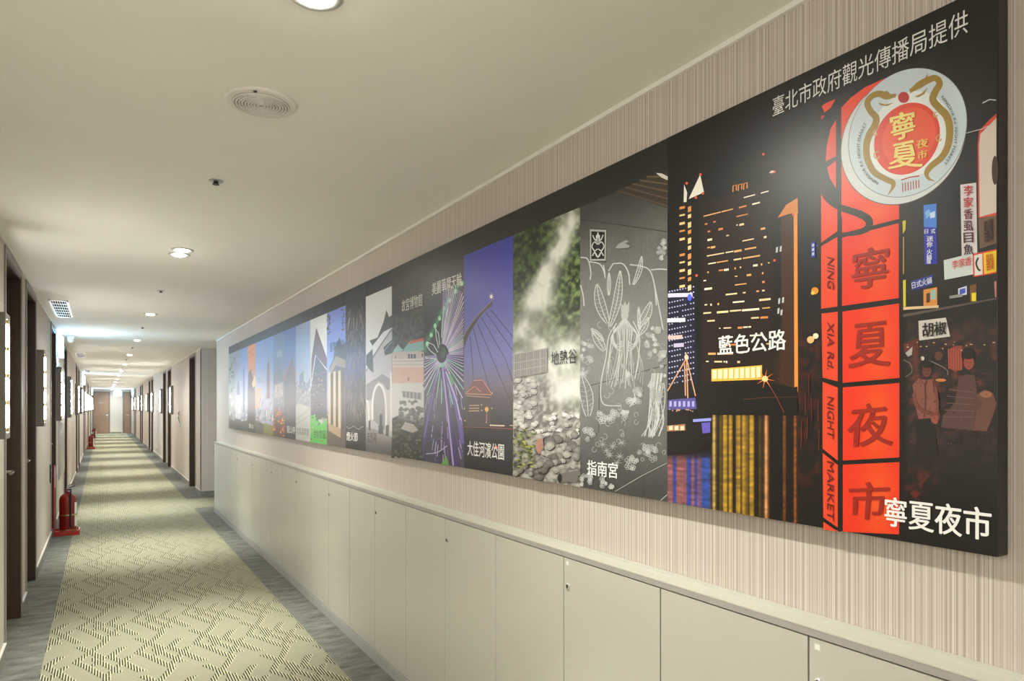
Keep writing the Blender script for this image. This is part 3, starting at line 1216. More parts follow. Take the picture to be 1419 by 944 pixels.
FP = [((1167, 286), (1246, 275), (1246, 305), (1167, 325)), ((1167, 331), (1245.5, 311), (1245.5, 414.5), (1167, 426)),
      ((1167.5, 434), (1246, 422), (1246.4, 525), (1167.8, 533)), ((1168, 539.5), (1246.4, 532), (1246.4, 635), (1168, 641)),
      ((1168, 647), (1246.4, 641.5), (1246, 741.5), (1168, 740))]
for q in LP:
    cv.poly(q, (238, 72, 40), up=False)
for i, q in enumerate(FP):
    ogrid(0, 0, *q, i)
cv.up()
# dark curl in front of the tower
cv.line(catmull([(1139, 262), (1146, 276), (1160, 287), (1176, 293), (1193, 299), (1204, 307), (1203, 317), (1192, 323), (1176, 326), (1160, 328), (1140, 339)]), np.r_[np.linspace(7, 11, 40), np.linspace(11, 3, 41)], (36, 24, 18))
cv.line([(1163.5, 150), (1163.5, 740)], 5.0, (26, 17, 14))
cv.line([(1158, 222), (1146, 232)], 3, (30, 20, 16))
cv.line([(1248, 286), (1248.5, 742)], 2.5, (30, 18, 14))
# the round sign: rim, face, rings
zc_ = lambda x, y: (1120 + x / 4.29, 80 + y / 4.29)
e = lambda cx, cy, hx, hy, col, rho=-0.18: cv.ell(*zc_(cx, cy), hx / 4.29, hy / 4.29, col, rho, 64)
e(566, 494, 373, 390, (90, 88, 86))
e(566, 493, 369, 386, (214, 220, 222))
e(592, 455, 354, 384, (120, 128, 132))
e(592, 454, 350, 381, (203, 217, 226))
e(600, 470, 243, 262, (232, 236, 236))
e(588, 490, 196, 214, (226, 62, 34))
e(600, 480, 160, 175, (238, 84, 44))
e(568, 245, 33, 33, (190, 40, 36), 0)
gold, gold2 = (158, 128, 44), (196, 170, 88)
dl = catmull(z1([(522, 232), (470, 238), (425, 222), (380, 235), (352, 275), (372, 325), (405, 365), (395, 415), (362, 470), (346, 540), (356, 620), (395, 690), (460, 728), (505, 752), (500, 785), (475, 822)]), 6)
cv.line(dl, np.interp(np.linspace(0, 1, len(dl)), [0, .08, .2, .5, .85, 1], [3, 10, 8, 10, 8, .8]), gold)
dr = catmull(z1([(605, 205), (650, 180), (700, 150), (755, 132), (782, 165), (755, 215), (742, 262), (780, 310), (825, 360), (842, 440), (832, 530), (795, 600), (735, 650), (705, 690), (715, 725), (752, 742)]), 6)
cv.line(dr, np.interp(np.linspace(0, 1, len(dr)), [0, .08, .2, .5, .85, 1], [3, 10, 8.5, 11, 8, .8]), gold)
for pts in ([(402, 200), (430, 215), (470, 205), (490, 225), (525, 222), (520, 245), (470, 250), (430, 235)], [(415, 275), (460, 285), (510, 275), (470, 296), (430, 290)],
            [(600, 195), (640, 190), (655, 160), (690, 140), (715, 100), (705, 150), (690, 175), (640, 205), (608, 220)], [(632, 242), (670, 225), (715, 185), (690, 228), (655, 245)]):
    cv.poly(z1(pts), gold, up=False)
cv.up()
for c, r_, rx in (((402, 455), 18, 1), ((412, 590), 24, 1), ((760, 350), 16, 1), ((780, 490), 22, 1)):
    a = np.linspace(0, 1.6 * PI, 14)
    cv.line(z1([(c[0] + r_ * math.cos(t) * (0.5 + 0.5 * k / 13), c[1] + r_ * math.sin(t) * (0.5 + 0.5 * k / 13)) for k, t in enumerate(a)]), 1.8, gold2, up=False)
cv.up()
cv.line(z1([(553, 735), (600, 720), (662, 710)]), 1.6, (170, 50, 46), up=False)
for k in range(7):
    x0 = 562 + k * 16
    cv.line(z1([(x0, 752 - k * 3), (x0 + 1, 806 - k * 4)]), 1.3, (168, 60, 56), up=False)
cv.up()
# shop signs on the right
cv.poly([(1280, 286), (1298, 284), (1298.5, 317), (1280.5, 316)], (66, 130, 222), up=False)
cv.poly([(1280.5, 316), (1298.5, 317), (1299, 367), (1281.5, 368)], (44, 52, 170), up=False)
cv.poly([(1331, 258), (1353, 255), (1354.5, 353), (1333, 356)], (216, 210, 212), up=False)
cv.poly([(1356, 305), (1381, 299), (1381, 338), (1358, 346)], (112, 88, 70), up=False)
cv.poly([(1308, 362), (1348, 352), (1349, 381), (1309, 389)], (205, 216, 212), up=False)
cv.poly([(1348, 353), (1381, 346), (1381, 379), (1349, 385)], (216, 60, 48), up=False)
cv.poly([(1263, 391), (1293, 382), (1293, 396), (1264, 404)], (52, 62, 150), up=False)
cv.poly([(1280, 403), (1299, 399), (1299, 424), (1280, 426)], (216, 140, 60), up=False)
cv.poly([(1252, 427), (1301, 424), (1301, 427.5), (1252, 431)], (226, 190, 150), up=False)
cv.poly([(1328, 401), (1340, 397), (1340, 409), (1328, 411)], (210, 214, 230), up=False)
cv.poly([(1316, 411), (1334, 408), (1334, 412), (1316, 415)], (150, 148, 144), up=False)
cv.poly([(1344, 397), (1353, 394), (1353, 418), (1345, 419)], (120, 80, 44), up=False)
cv.poly([(1252, 437), (1381, 413), (1381, 415), (1252, 441)], (92, 80, 74), up=False)
cv.poly([(1251, 308), (1255.5, 307), (1255, 320), (1251.5, 326)], (210, 196, 40), up=False)
cv.poly([(1251.5, 390), (1255.5, 389), (1255.5, 426), (1252, 427)], (214, 200, 60), up=False)
cv.poly([(1251.5, 330), (1253, 330), (1253, 380), (1251.5, 382)], (190, 150, 60), up=False)
cv.poly([(1273, 446), (1311, 441), (1317, 467), (1274, 473)], (206, 200, 192), up=False)
cv.poly([(1378, 391), (1381, 390), (1381, 412), (1379, 412)], (190, 120, 110), up=False)
# lantern at the right edge
cv.poly([(1355, 202), (1357, 184), (1370, 170), (1381, 160), (1381, 300), (1356, 304)], (212, 72, 46), up=False)
cv.up()
cv.poly([(1357, 203), (1359, 188), (1372, 175), (1381, 166), (1381, 296), (1358, 302)], (214, 200, 190), up=False)
cv.poly([(1350, 355), (1361.5, 352.5), (1362, 381), (1351, 383)], (222, 218, 214), up=False)
cv.poly([(1363, 352), (1381, 348), (1381, 377), (1364, 381)], (240, 200, 30), up=False)
cv.poly([(1290, 404), (1297, 402), (1297, 416), (1290, 416)], (150, 190, 180), up=False)
cv.poly([(1284, 408), (1289, 407), (1289, 420), (1284, 421)], (80, 50, 30), up=False)
cv.poly([(1330, 402), (1338, 400), (1338, 407), (1330, 409)], (70, 90, 190), up=False)
cv.poly([(1346.5, 407), (1353, 406), (1353, 418), (1347, 418)], (236, 212, 30), up=False)
cv.poly([(1282, 296), (1288, 291), (1290, 299), (1284, 305)], (130, 180, 236), up=False)
cv.poly([(1289, 297), (1296, 294), (1296, 303), (1289, 304)], (190, 214, 240), up=False)
cv.up()
cv.ell(1379, 238, 4.5, 20, (70, 44, 40), 0, 20)
cv.line(catmull([(1356, 358), (1353, 366), (1356, 374), (1359, 376)]), 2.6, (60, 30, 30))
# people in the market lane
z3 = Zm(1230, 440, 4.72)
SK, SH = (128, 72, 62), (136, 82, 70)
cv.poly(z3([(165, 445), (205, 402), (245, 412), (300, 405), (322, 470), (330, 560), (345, 640), (325, 690), (295, 660), (265, 662), (205, 668), (178, 560)]), SH, up=False)
cv.poly(z3([(205, 668), (265, 662), (310, 700), (330, 900), (190, 930), (185, 720)]), (34, 28, 28), up=False)
cv.poly(z3([(470, 385), (520, 372), (572, 375), (585, 470), (580, 600), (560, 735), (350, 720), (365, 640), (440, 560)]), (88, 62, 57), up=False)
cv.poly(z3([(585, 500), (640, 468), (690, 490), (715, 560), (690, 640), (650, 740), (560, 735), (580, 620)]), (106, 70, 60), up=False)
cv.poly(z3([(395, 215), (440, 190), (490, 185), (492, 345), (440, 355), (400, 330)]), (140, 62, 50), up=False)
cv.poly(z3([(105, 180), (160, 165), (200, 140), (205, 240), (150, 255), (110, 235)]), (96, 40, 34), up=False)
cv.up()
for (cx, cy, hx, hy, c) in ((255, 318, 46, 42, (30, 24, 24)), (530, 245, 48, 50, (28, 22, 22)), (630, 300, 62, 60, (40, 34, 34)), (560, 560, 60, 40, (92, 60, 54)),
                            (320, 230, 60, 44, (40, 32, 32))):
    cv.ell(*z3([(cx, cy)])[0], hx / 4.72, hy / 4.72, c, 0, 24, up=False)
cv.up()
for (cx, cy, hx, hy, c) in ((258, 352, 30, 42, (104, 58, 52)), (533, 295, 34, 46, (150, 72, 62)), (312, 668, 26, 30, (150, 78, 70)), (335, 255, 26, 30, (96, 56, 50)),
                            (645, 500, 40, 22, (150, 100, 74)), (230, 272, 12, 14, (200, 196, 190)), (350, 412, 34, 10, (206, 130, 70))):
    cv.ell(*z3([(cx, cy)])[0], hx / 4.72, hy / 4.72, c, 0, 24, up=False)
cv.poly(z3([(118, 240), (165, 195), (160, 250), (135, 262)]), (176, 172, 170), up=False)
for k in range(6):
    cv.line(z3([(400 + 16 * k, 205), (402 + 16 * k, 340)]), 1.0, (186, 88, 70), up=False)
cv.line(catmull(z3([(105, 282), (150, 310), (160, 360), (120, 395)])), 1.2, (120, 110, 106), up=False)
cv.line(catmull(z3([(270, 285), (350, 320), (392, 350), (395, 380)])), 1.2, (130, 112, 106), up=False)
for k in range(5):
    cv.line(z3([(400 - 8 * k, 470 + 45 * k), (575, 490 + 40 * k)]), 1.0, (116, 84, 76), up=False)
for k in range(16):
    cx, cy = 110 + 600 * random.random(), 160 + 60 * random.random()
    cv.ell(*z3([(cx, cy)])[0], 1.8 * random.random() + .5, .8, (200, 150 + 40 * random.random(), 120), 0, 8, up=False)
# blurred highlights and folds among the crowd
rc = random.Random(5)
for k in range(260):
    cx, cy = rc.uniform(105, 705), rc.uniform(170, 820)
    c = rc.choice([(70, 50, 47), (96, 58, 50), (52, 42, 41), (38, 32, 32), (120, 70, 58)])
    l_ = rc.uniform(4, 16)
    a = rc.uniform(0.6, 2.2)
    cv.line(z3([(cx, cy), (min(708, max(102, cx + l_ * math.cos(a))), cy + l_ * math.sin(a))]), rc.uniform(.5, 1.4), c, up=False, w1=0.3)
for pts in ([(215, 410), (245, 440), (262, 412)], [(245, 440), (250, 560), (240, 655)], [(180, 520), (215, 590), (300, 625)], [(318, 480), (335, 580), (335, 640)], [(300, 420), (308, 500)]):
    cv.line(catmull(z3(pts), 4), 1.1, (92, 54, 47), up=False)
cv.line(catmull(z3([(172, 500), (195, 585), (250, 622), (305, 640)]), 4), 4.5, (118, 66, 57), up=False)
cv.line(catmull(z3([(318, 470), (330, 560), (325, 640)]), 4), 4.0, (116, 66, 57), up=False)
cv.ell(*z3([(258, 308)])[0], 8, 5.4, (26, 21, 21), 0, 18, up=False)
cv.ell(*z3([(531, 247)])[0], 8.5, 5.6, (26, 21, 21), 0, 18, up=False)
for ex in (248, 268):
    cv.ell(*z3([(ex, 350)])[0], 1.0, .6, (40, 24, 22), 0, 8, up=False)
for ex in (522, 546):
    cv.ell(*z3([(ex, 293)])[0], 1.1, .6, (48, 26, 24), 0, 8, up=False)
cv.line(z3([(528, 322), (542, 321)]), .8, (80, 36, 32), up=False)
cv.line(z3([(252, 374), (264, 374)]), .7, (60, 32, 28), up=False)
# lights at the stall on the left
for (px_, py_, rr, c) in ((1130, 405, 5, (236, 150, 40)), (1127, 408, 2.5, (250, 214, 90)), (1124, 473, 5, (250, 190, 130)), (1131, 468, 4, (255, 236, 200)), (1133, 342, 1, (60, 80, 180))):
    cv.ell(px_, py_, rr, rr, c, 0, 16, up=False)
cv.poly([(1124.5, 338), (1130, 336), (1130.5, 358), (1125, 359)], (44, 60, 168), up=False)
cv.up()
for k in range(3):
    cv.poly([(1126, 340 + 6 * k), (1129, 339 + 6 * k), (1129, 343 + 6 * k), (1126, 344 + 6 * k)], (190, 200, 226), up=False)
for k in range(8):
    xx = 1110 + 26 * random.random()
    y_ = 500 + 120 * random.random()
    cv.line([(xx, y_), (xx + random.uniform(-1, 1), y_ + 30)], 0.9, (110, 50, 36), up=False)
# overhead wires
cv.line([(1340, 187), (1363, 181), (1381, 172)], 1.0, (200, 196, 190), up=False)
cv.line([(1362, 146), (1372, 141), (1381, 142)], 1.6, (200, 196, 190), up=False)
cv.up()
lt = Lettering(cv.layer)
W = (250, 248, 245)
lt.text_rect('臺北市政府觀光傳播局提供', 1071.5, 1342, 0.931, 0.975, (236, 236, 234))
lt.text_rect('寧夏夜市', 1227, 1374, 0.026, 0.083, W, 0.022)
DR = (158, 34, 20)
for ch, q in zip('寧夏夜市', (((1183, 350), (1233, 340), (1230, 398), (1180, 404)), ((1184, 452), (1230, 446), (1234, 508), (1176, 512)),
                           ((1181, 564), (1228, 558), (1238, 618), (1172, 622)), ((1178, 672), (1234, 668), (1226, 722), (1178, 722)))):
    lt.text_box(ch, q, DR, 0.018)
DK = (110, 28, 18)
for s, x0, ya_, yb_ in (('NING', 1150, 358, 404), ('XIA Rd.', 1150, 448, 518), ('NIGHT', 1152, 552, 612), ('MARKET', 1152, 642, 726)):
    lt.text_box(s, ((1156, ya_ + 2), (1156, yb_), (1147, yb_ - 3), (1147, ya_)), DK, 0.012)
GY = (246, 226, 130)
for ch, q in zip('寧夏夜市', (((487, 350), (632, 318), (640, 470), (505, 510)), ((508, 525), (632, 500), (684, 655), (480, 670)),
                           ((650, 500), (712, 486), (716, 540), (646, 550)), ((652, 568), (710, 552), (708, 605), (655, 615)))):
    lt.text_box(ch, z1(q), GY if ch in '寧夏' else (240, 200, 90), 0.03)
TX = (40, 42, 48)
lt.text_path('NINGXIA Rd. NIGHT MARKET', z1([(418, 757), (362, 716), (322, 652), (302, 570), (308, 480), (345, 393)]), 5.6, TX, 0.012)
lt.text_path('NINGXIA Rd. NIGHT MARKET', z1([(797, 240), (845, 310), (878, 400), (880, 490), (860, 570), (812, 645)]), 5.8, TX, 0.012)
for k, (ch, c) in enumerate(zip('李家香虱目魚', ((190, 40, 46), (200, 44, 50), (110, 36, 40), (90, 40, 44), (84, 40, 44), (60, 40, 42)))):
    y0 = 259.5 + k * 16.2
    lt.text_box(ch, ((1336, y0), (1349, y0 - 1), (1349.5, y0 + 13), (1336.5, y0 + 14)), c, 0.02)
for ch, x0, y0, s_ in (('日', 1282, 320, 5), ('式', 1291, 319, 6), ('迷', 1285, 329, 9), ('你', 1285, 337, 8), ('火', 1285, 347, 8), ('鍋', 1285, 354.5, 7), ('城', 1285, 361, 6)):
    lt.text_box(ch, ((x0, y0), (x0 + s_, y0 - .5), (x0 + s_, y0 + min(s_, 7)), (x0, y0 + min(s_, 7) + .5)), (226, 230, 246), 0.02)
lt.text_box('日式火鍋', ((1264, 393), (1292, 385), (1292, 394), (1265, 402)), (220, 222, 236), 0.02)
lt.text_box('李家香', ((1320, 363), (1347, 356), (1347, 368), (1320, 375)), (216, 70, 56), 0.012)
lt.text_box('鬍鬚', ((1367, 354), (1377, 352), (1378, 374), (1368, 377)), (186, 60, 30), 0.012)
lt.text_box('鬍鬚', ((1364, 308), (1377, 304), (1377, 334), (1365, 338)), (54, 36, 30), 0.02)
lt.text_box('胡椒', ((1279, 449), (1312, 446), (1312, 464), (1279, 469)), (24, 22, 22), 0.02)
panel('printed photo of an orange lantern tower and round dragon emblem at a night market', cv, [lt])

# ------------------------------------------------------------- panel 2: harbour tower at night
cv = Canvas()


def bg2(x, y, s, t):
    n = fbm(x / 14, y / 14, 5, 3)
    c = np.broadcast_to(np.array((14, 12, 11.0)), x.shape + (3,))
    glow = np.exp(-((y - 520) / 60) ** 2) * smooth(1060, 1100, x)
    c = mixc(c, (120, 62, 22), glow * 0.8)
    # water with long vertical reflections
    wat = smooth(572, 578, y)
    rip = 0.55 + 0.7 * (fbm(x / 16, y / 2.2, 8, 3) - 0.25)
    st = fbm(x / 2.6, y * 0 + 1.0, 9, 2)
    yel = smooth(985, 991, x) * (1 - smooth(1040, 1062, x))
    col = np.zeros(x.shape + (3,)) + np.array((16, 10, 8.0))
    col = mixc(col, (232, 180, 52), yel * smooth(0.22, 0.62, st) * rip)
    col = mixc(col, (252, 220, 130), np.exp(-((x - 990) / 2.2) ** 2) * rip * .8)
    col = mixc(col, (255, 150, 60), np.exp(-((x - 1062) / 3.2) ** 2) * rip)
    col = mixc(col, (255, 210, 160), np.exp(-((x - 1061.5) / 1.2) ** 2) * rip * .8)
    col = mixc(col, (200, 110, 30), (np.exp(-((x - 1087) / 1.6) ** 2) + np.exp(-((x - 1102) / 2.0) ** 2)) * rip)
    blu = (1 - smooth(982, 988, x)) * smooth(628, 645, y)
    hue = fbm(x / 5.0, y * 0 + 3.0, 10, 2)
    bc = mixc((70, 84, 200), (200, 120, 120), smooth(0.35, 0.65, hue))
    bc = mixc(bc, (60, 110, 240), np.exp(-((x - 979) / 6) ** 2))
    col = mixc(col, bc, blu * rip * 0.95)
    return mixc(c, col, wat)


cv.grid(925, 1106, 0, 1, 110, 190, bg2)
cv.poly([(972, 283), (1070, 252), (1071, 562), (972, 566)], (34, 19, 14), up=False)
cv.poly([(940, 290), (958, 286), (962, 410), (942, 412)], (24, 15, 12), up=False)
cv.poly([(925, 404), (962, 398), (966, 535), (925, 540)], (18, 20, 46), up=False)
cv.poly([(1082, 302), (1100, 298), (1101, 545), (1084, 548)], (64, 34, 18), up=False)
cv.up()
z4 = Zm(920, 190, 3.775)
cv.poly(z4([(106, 248), (122, 292), (118, 342), (104, 342)]), (244, 238, 226), up=False)
cv.poly(z4([(190, 196), (210, 290), (130, 326)]), (246, 240, 228), up=False)
cv.poly(z4([(596, 424), (640, 356), (700, 320), (702, 402), (655, 404)]), (214, 130, 56), up=False)
cv.poly([(1100, 296), (1105, 295), (1106, 545), (1101, 546)], (236, 150, 60), up=False)
cv.poly([(986, 514), (1056, 508), (1056, 528), (986, 531)], (252, 196, 70), up=False)
WN = (244, 206, 150)
for k in range(11):     # left slim tower
    y = 368 + 41.5 * k
    for (xa, xb) in ((82, 110), (126, 143)):
        h = 9 if k % 2 else 13
        h = h * (2.2 if xa > 100 else 1)
        c = (250, 214, 150) if k % 3 else (226, 150, 80)
        if random.random() < 0.93:
            cv.poly(z4([(xa, y), (xb, y - 6), (xb, y - 6 + h), (xa, y + h)]), c, up=False)
rows = 20
for k in range(rows):   # main tower window rows, slanting up to the right
    y = 372 + 42.5 * k
    x = 205 + random.random() * 30
    full = k in (0, 1, 6, 7, 13)
    while x < 548:
        wd = random.choice([8, 14, 24, 40, 60] if not full else [40, 60, 90])
        if x + wd > 560:
            break
        on = random.random() < (0.85 if full else 0.52) and not (k == 0 and x < 330)
        if on:
            s_ = -0.27 + 0.014 * k
            h = random.choice([6, 8, 11])
            ya_, yb_ = y + s_ * (x - 205), y + s_ * (x + wd - 205)
            c = random.choice([(252, 224, 170), (240, 178, 110), (226, 140, 80), (255, 240, 214)])
            cv.poly(z4([(x, ya_), (x + wd, yb_), (x + wd, yb_ + h), (x, ya_ + h)]), c, up=False)
        x += wd + random.choice([4, 8, 16, 30])
for k in range(3):
    x0 = 362 + 28 * k
    cv.line(z4([(x0, 288 - 6 * k), (x0 + 1, 256 - 6 * k), (x0 + 18, 250 - 6 * k), (x0 + 18, 280 - 6 * k)]), 1.6, (236, 150, 70), up=False)
for (xx, yy) in ((120, 243), (192, 196), (521, 88), (579, 182), (579, 648), (172, 729), (205, 296), (679, 409), (168, 318)):
    cv.ell(*z4([(xx, yy)])[0], 1.9, 1.9, (236, 90, 66), 0, 12, up=False)
cv.poly(z4([(550, 186), (565, 174), (580, 178), (566, 190)]), (240, 200, 190), up=False)
for (xx, yy) in ((588, 580), (608, 575), (600, 850), (620, 845), (596, 902), (612, 910)):
    cv.poly(z4([(xx, yy), (xx + 10, yy - 4), (xx + 8, yy + 26), (xx - 2, yy + 28)]), (200, 206, 204), up=False)
# dotted building
for j in range(18):
    for i in range(10):
        x = 928 + i * 3.7
        y = 406 + j * 7.6 - i * 0.8
        if y < 536 and random.random() < 0.92:
            r_ = 0.85
            cv.poly([(x - r_, y - r_), (x + r_, y - r_), (x + r_, y + r_), (x - r_, y + r_)], (206, 208, 246), up=False)
for (xa, xb, y, c) in ((926, 960, 411, (226, 220, 246)), (925, 950, 446, (246, 244, 250)), (926, 946, 470, (220, 190, 190)), (934, 948, 481, (200, 190, 220))):
    cv.poly([(xa, y - 2.5), (xb, y - 3.5), (xb, y + 2), (xa, y + 3)], c, up=False)
cv.ell(956, 414, 3, 5, (90, 100, 250), 0, 12, up=False)
cv.up()
# bright hall windows
for k in range(9):
    x = 988 + 7.6 * k
    cv.poly([(x, 515.5 - .6 * k), (x + 5.6, 515 - .6 * k), (x + 5.6, 527 - .25 * k), (x, 528 - .25 * k)], (255, 246, 196), up=False)
cv.up()
# dark far bank and trees
bank = [(925, 578)] + [(925 + 6 * k, 540 - 8 * random.random() - (4 if 12 < k < 26 else 0)) for k in range(31)] + [(1106, 578)]
cv.poly([(p[0], max(p[1], 531)) for p in bank], (13, 9, 7))
cv.line([(1062, 528), (1075, 550), (1087, 574)], 1.0, (130, 60, 30), up=False)
for k in range(8):
    a = k * PI / 4 + 0.2
    cv.line([(1060.5, 527), (1060.5 + 13 * math.cos(a), 527 + 13 * math.sin(a))], 1.8, (246, 130, 60), up=False, w1=0.3)
cv.up()
cv.ell(1060.5, 527, 4.2, 4.2, (255, 220, 150))
cv.line([(1030, 556), (1062, 553), (1106, 552)], 1.2, (80, 40, 24))
# boat
z5 = Zm(915, 420, 3.045)
cv.poly(z5([(30, 462), (130, 462), (140, 490), (216, 490), (218, 600), (150, 640), (30, 655)]), (22, 13, 12))
cv.poly(z5([(36, 418), (150, 408), (155, 456), (32, 460)]), (84, 80, 150), up=False)
cv.poly(z5([(30, 528), (106, 520), (108, 548), (30, 552)]), (170, 120, 80), up=False)
cv.poly(z5([(140, 500), (216, 494), (216, 506), (140, 512)]), (150, 160, 250), up=False)
cv.poly(z5([(175, 515), (212, 512), (212, 556), (180, 560)]), (100, 90, 190), up=False)
cv.poly(z5([(45, 370), (112, 368), (112, 412), (45, 414)]), (26, 18, 18), up=False)
cv.up()
for k in range(6):
    cv.poly(z5([(40 + 19 * k, 424), (50 + 19 * k, 423), (50 + 19 * k, 446), (40 + 19 * k, 447)]), (180, 170, 240), up=False)
for k in range(3):
    cv.poly(z5([(38 + 24 * k, 530), (54 + 24 * k, 528), (54 + 24 * k, 546), (38 + 24 * k, 547)]), (240, 220, 190), up=False)
for a, b in (((112, 240), (32, 380)), ((112, 240), (118, 410)), ((112, 240), (150, 400)), ((108, 215), (116, 250)), ((104, 262), (108, 400))):
    cv.line(z5([a, b]), 1.5, (230, 170, 130), up=False)
for k in range(14):
    xx = 34 + 120 * random.random()
    cv.ell(*z5([(xx, 458 + 8 * random.random())])[0], 0.9, 0.9, (220, 170, 130), 0, 8, up=False)
cv.ell(*z5([(112, 236)])[0], 3, 3.5, (240, 214, 190), 0, 12, up=False)
cv.up()
lt = Lettering(cv.layer)
lt.text_rect('藍色公路', 996, 1089.5, 0.391, 0.438, W, 0.018)
panel('printed photo of a lit tower and a boat over dark water at night', cv, [lt])

# ------------------------------------------------------------- panel 3: carved grey stone wall
cv = Canvas()


def bg3(x, y, s, t):
    n = fbm(x / 3, y / 3, 12, 4)
    n2 = fbm(x / 30, y / 40, 13, 2)
    v = 92 + 34 * np.exp(-((t - 0.5) / 0.28) ** 2) + 16 * (n - 0.5) + 16 * (n2 - 0.5)
    v = v * (1 - 0.35 * smooth(0.80, 1.0, t)) * (1 - 0.30 * (1 - smooth(0.0, 0.22, t)))
    c = np.stack([v, v, v * 0.975], -1)
    return c


cv.grid(804, 925, 0.0, TOPT, 64, 130, bg3)
z6 = Zm(800, 240, 4.107)
z7 = Zm(800, 460, 3.933)
cv.poly(z6([(214, 102), (318, 60), (515, -15), (515, 205), (400, 160)]), (60, 50, 42))
for k in range(5):
    cv.line(z6([(235 + 40 * k, 100 - 20 * k), (515, 190 - 42 * k)]), 2.2, (88 + 6 * k, 74 + 4 * k, 62), up=False)
cv.poly(z6([(448, 0), (480, 2), (515, 20), (515, 42), (480, 26)]), (226, 222, 214), up=False)
cv.up()
LN = (50, 50, 49)
for pts in ([(22, 262), (260, 298), (515, 338)],):
    cv.line(z6(pts), 1.3, LN, up=False)
for pts in ([(125, 140), (125, 275)], [(360, 300), (365, 520)]):
    cv.line(z6(pts), 0.7, (84, 84, 82), up=False)
for pts in ([(15, 315), (250, 255), (488, 190)], [(205, 890), (350, 805), (488, 735)], [(365, 790), (362, 915)], [(120, 300), (118, 560)]):
    cv.line(z7(pts), 1.2, LN, up=False)
cv.line(z7([(205, 886), (350, 801), (488, 731)]), 0.7, (190, 190, 188), up=False)
cv.line(z7([(455, 935), (490, 905)]), 1.0, (190, 190, 188), up=False)
cv.up()
# lattice window
cv.poly(z6([(68, 308), (170, 318), (166, 512), (68, 508)]), (70, 70, 68))
cv.poly(z6([(72, 318), (165, 324), (162, 500), (72, 500)]), (168, 168, 164))
cv.poly(z6([(80, 330), (157, 335), (155, 490), (80, 490)]), (20, 20, 20))
RL = (196, 198, 196)
RL2 = (168, 170, 168)
for sgn in (-1, 1):
    for pts in ([(0, -70), (14, -30), (30, -60)], [(0, 70), (18, 40), (32, 60)], [(2, -5), (20, -20), (34, 5), (20, 30), (2, 20)], [(8, -60), (10, -20)], [(6, 65), (26, 20)]):
        cv.line(catmull(z6([(118 + sgn * a, 412 + b) for a, b in pts]), 5), 1.4, RL, up=False)
cv.line(z6([(118, 335), (118, 400)]), 1.4, RL, up=False)
cv.up()


def leaf(zz, base, tip, wid, bend=0.0, ribs=9, lw=1.1, col=RL):
    b, t = np.array(base, float), np.array(tip, float)
    d = t - b
    nr = np.array([-d[1], d[0]]) / (np.linalg.norm(d) + 1e-6)
    ax = lambda k: b + d * k + nr * bend * math.sin(PI * k)
    for s_ in (-1, 1):
        cv.line(catmull(zz([tuple(ax(k) + nr * s_ * wid * math.sin(PI * min(1, k * 0.92 + 0.06)) ** 0.7) for k in np.linspace(0, 1, 7)]), 4), lw, col, up=False)
    cv.line(catmull(zz([tuple(ax(k)) for k in np.linspace(0, 1, 6)]), 3), lw, col, up=False)
    for k in np.linspace(0.12, 0.9, ribs):
        for s_ in (-1, 1):
            cv.line(zz([tuple(ax(k)), tuple(ax(min(1, k + 0.05)) + nr * s_ * wid * 0.92 * math.sin(PI * min(1, k * 0.92 + .1)) ** 0.7)]), lw * 0.6, RL2, up=False)


leaf(z6, (175, 860), (112, 635), 28, -12)
leaf(z6, (185, 880), (245, 560), 22, 14, 13)
leaf(z6, (180, 700), (182, 570), 9, 0, 4)
leaf(z6, (350, 880), (420, 740), 24, 10)
leaf(z6, (150, 960), (80, 890), 14, 0, 5)
leaf(z6, (352, 930), (405, 830), 16, 6, 6)
leaf(z6, (355, 900), (350, 770), 8, 0, 4)
leaf(z6, (320, 640), (368, 478), 13, 10, 8)
leaf(z7, (60, 470), (22, 240), 34, 10, 8)
leaf(z7, (150, 110), (85, 0), 22, 0, 7)
leaf(z7, (400, 590), (470, 290), 30, 6, 10)
# curtain-like folds of the banner above
for pts in ([(20, 480), (60, 490), (78, 560), (75, 610)], [(70, 505), (130, 520), (155, 570), (160, 600)], [(205, 518), (260, 520), (292, 570), (300, 640)],
            [(345, 530), (410, 555), (440, 640), (452, 760)], [(420, 556), (470, 552), (512, 555)], [(205, 518), (180, 560)], [(20, 640), (35, 700), (40, 760)],
            [(345, 530), (300, 525)], [(440, 640), (470, 790), (490, 900)], [(150, 525), (160, 580)]):
    cv.line(catmull(z6(pts), 5), 1.5, RL, up=False)
# robed figure
cv.poly(z6([(250, 745), (262, 760), (272, 735), (282, 760), (298, 735), (296, 800), (250, 800)]), (170, 172, 170), up=False)
cv.ell(*z6([(272, 815)])[0], 5.2, 8, (172, 174, 172), 0, 20, up=False)
for sg in (-1, 1):
    for k in range(4):
        cv.line(catmull(z6([(272 + sg * 30, 865 + 6 * k), (272 + sg * (66 + 5 * k), 920 + 10 * k), (272 + sg * (50 - 6 * k), 985 + 12 * k), (272 + sg * 12, 960 + 10 * k)]), 4), 1.0, RL, up=False)
        cv.line(catmull(z6([(272 + sg * (60 + 4 * k), 960 + 20 * k), (272 + sg * (84 + 6 * k), 1060 + 14 * k), (272 + sg * (60 + 14 * k), 1170 + 16 * k)]), 4), 0.9, RL2, up=False)
for k in range(15):
    a = (k - 7) / 7.0
    x0 = 272 + 10 * a
    pts = [(x0, 838), (x0 + 34 * a, 880 + 14 * abs(a)), (x0 + 30 * a + 5 * math.sin(k * 1.7), 990), (x0 + 40 * a - 10 + 9 * math.sin(k), 1110), (x0 + 62 * a - 18, 1215 + 22 * math.sin(k * 2.3))]
    cv.line(catmull(z6(pts), 4), 1.15, RL if k % 2 else RL2, up=False)
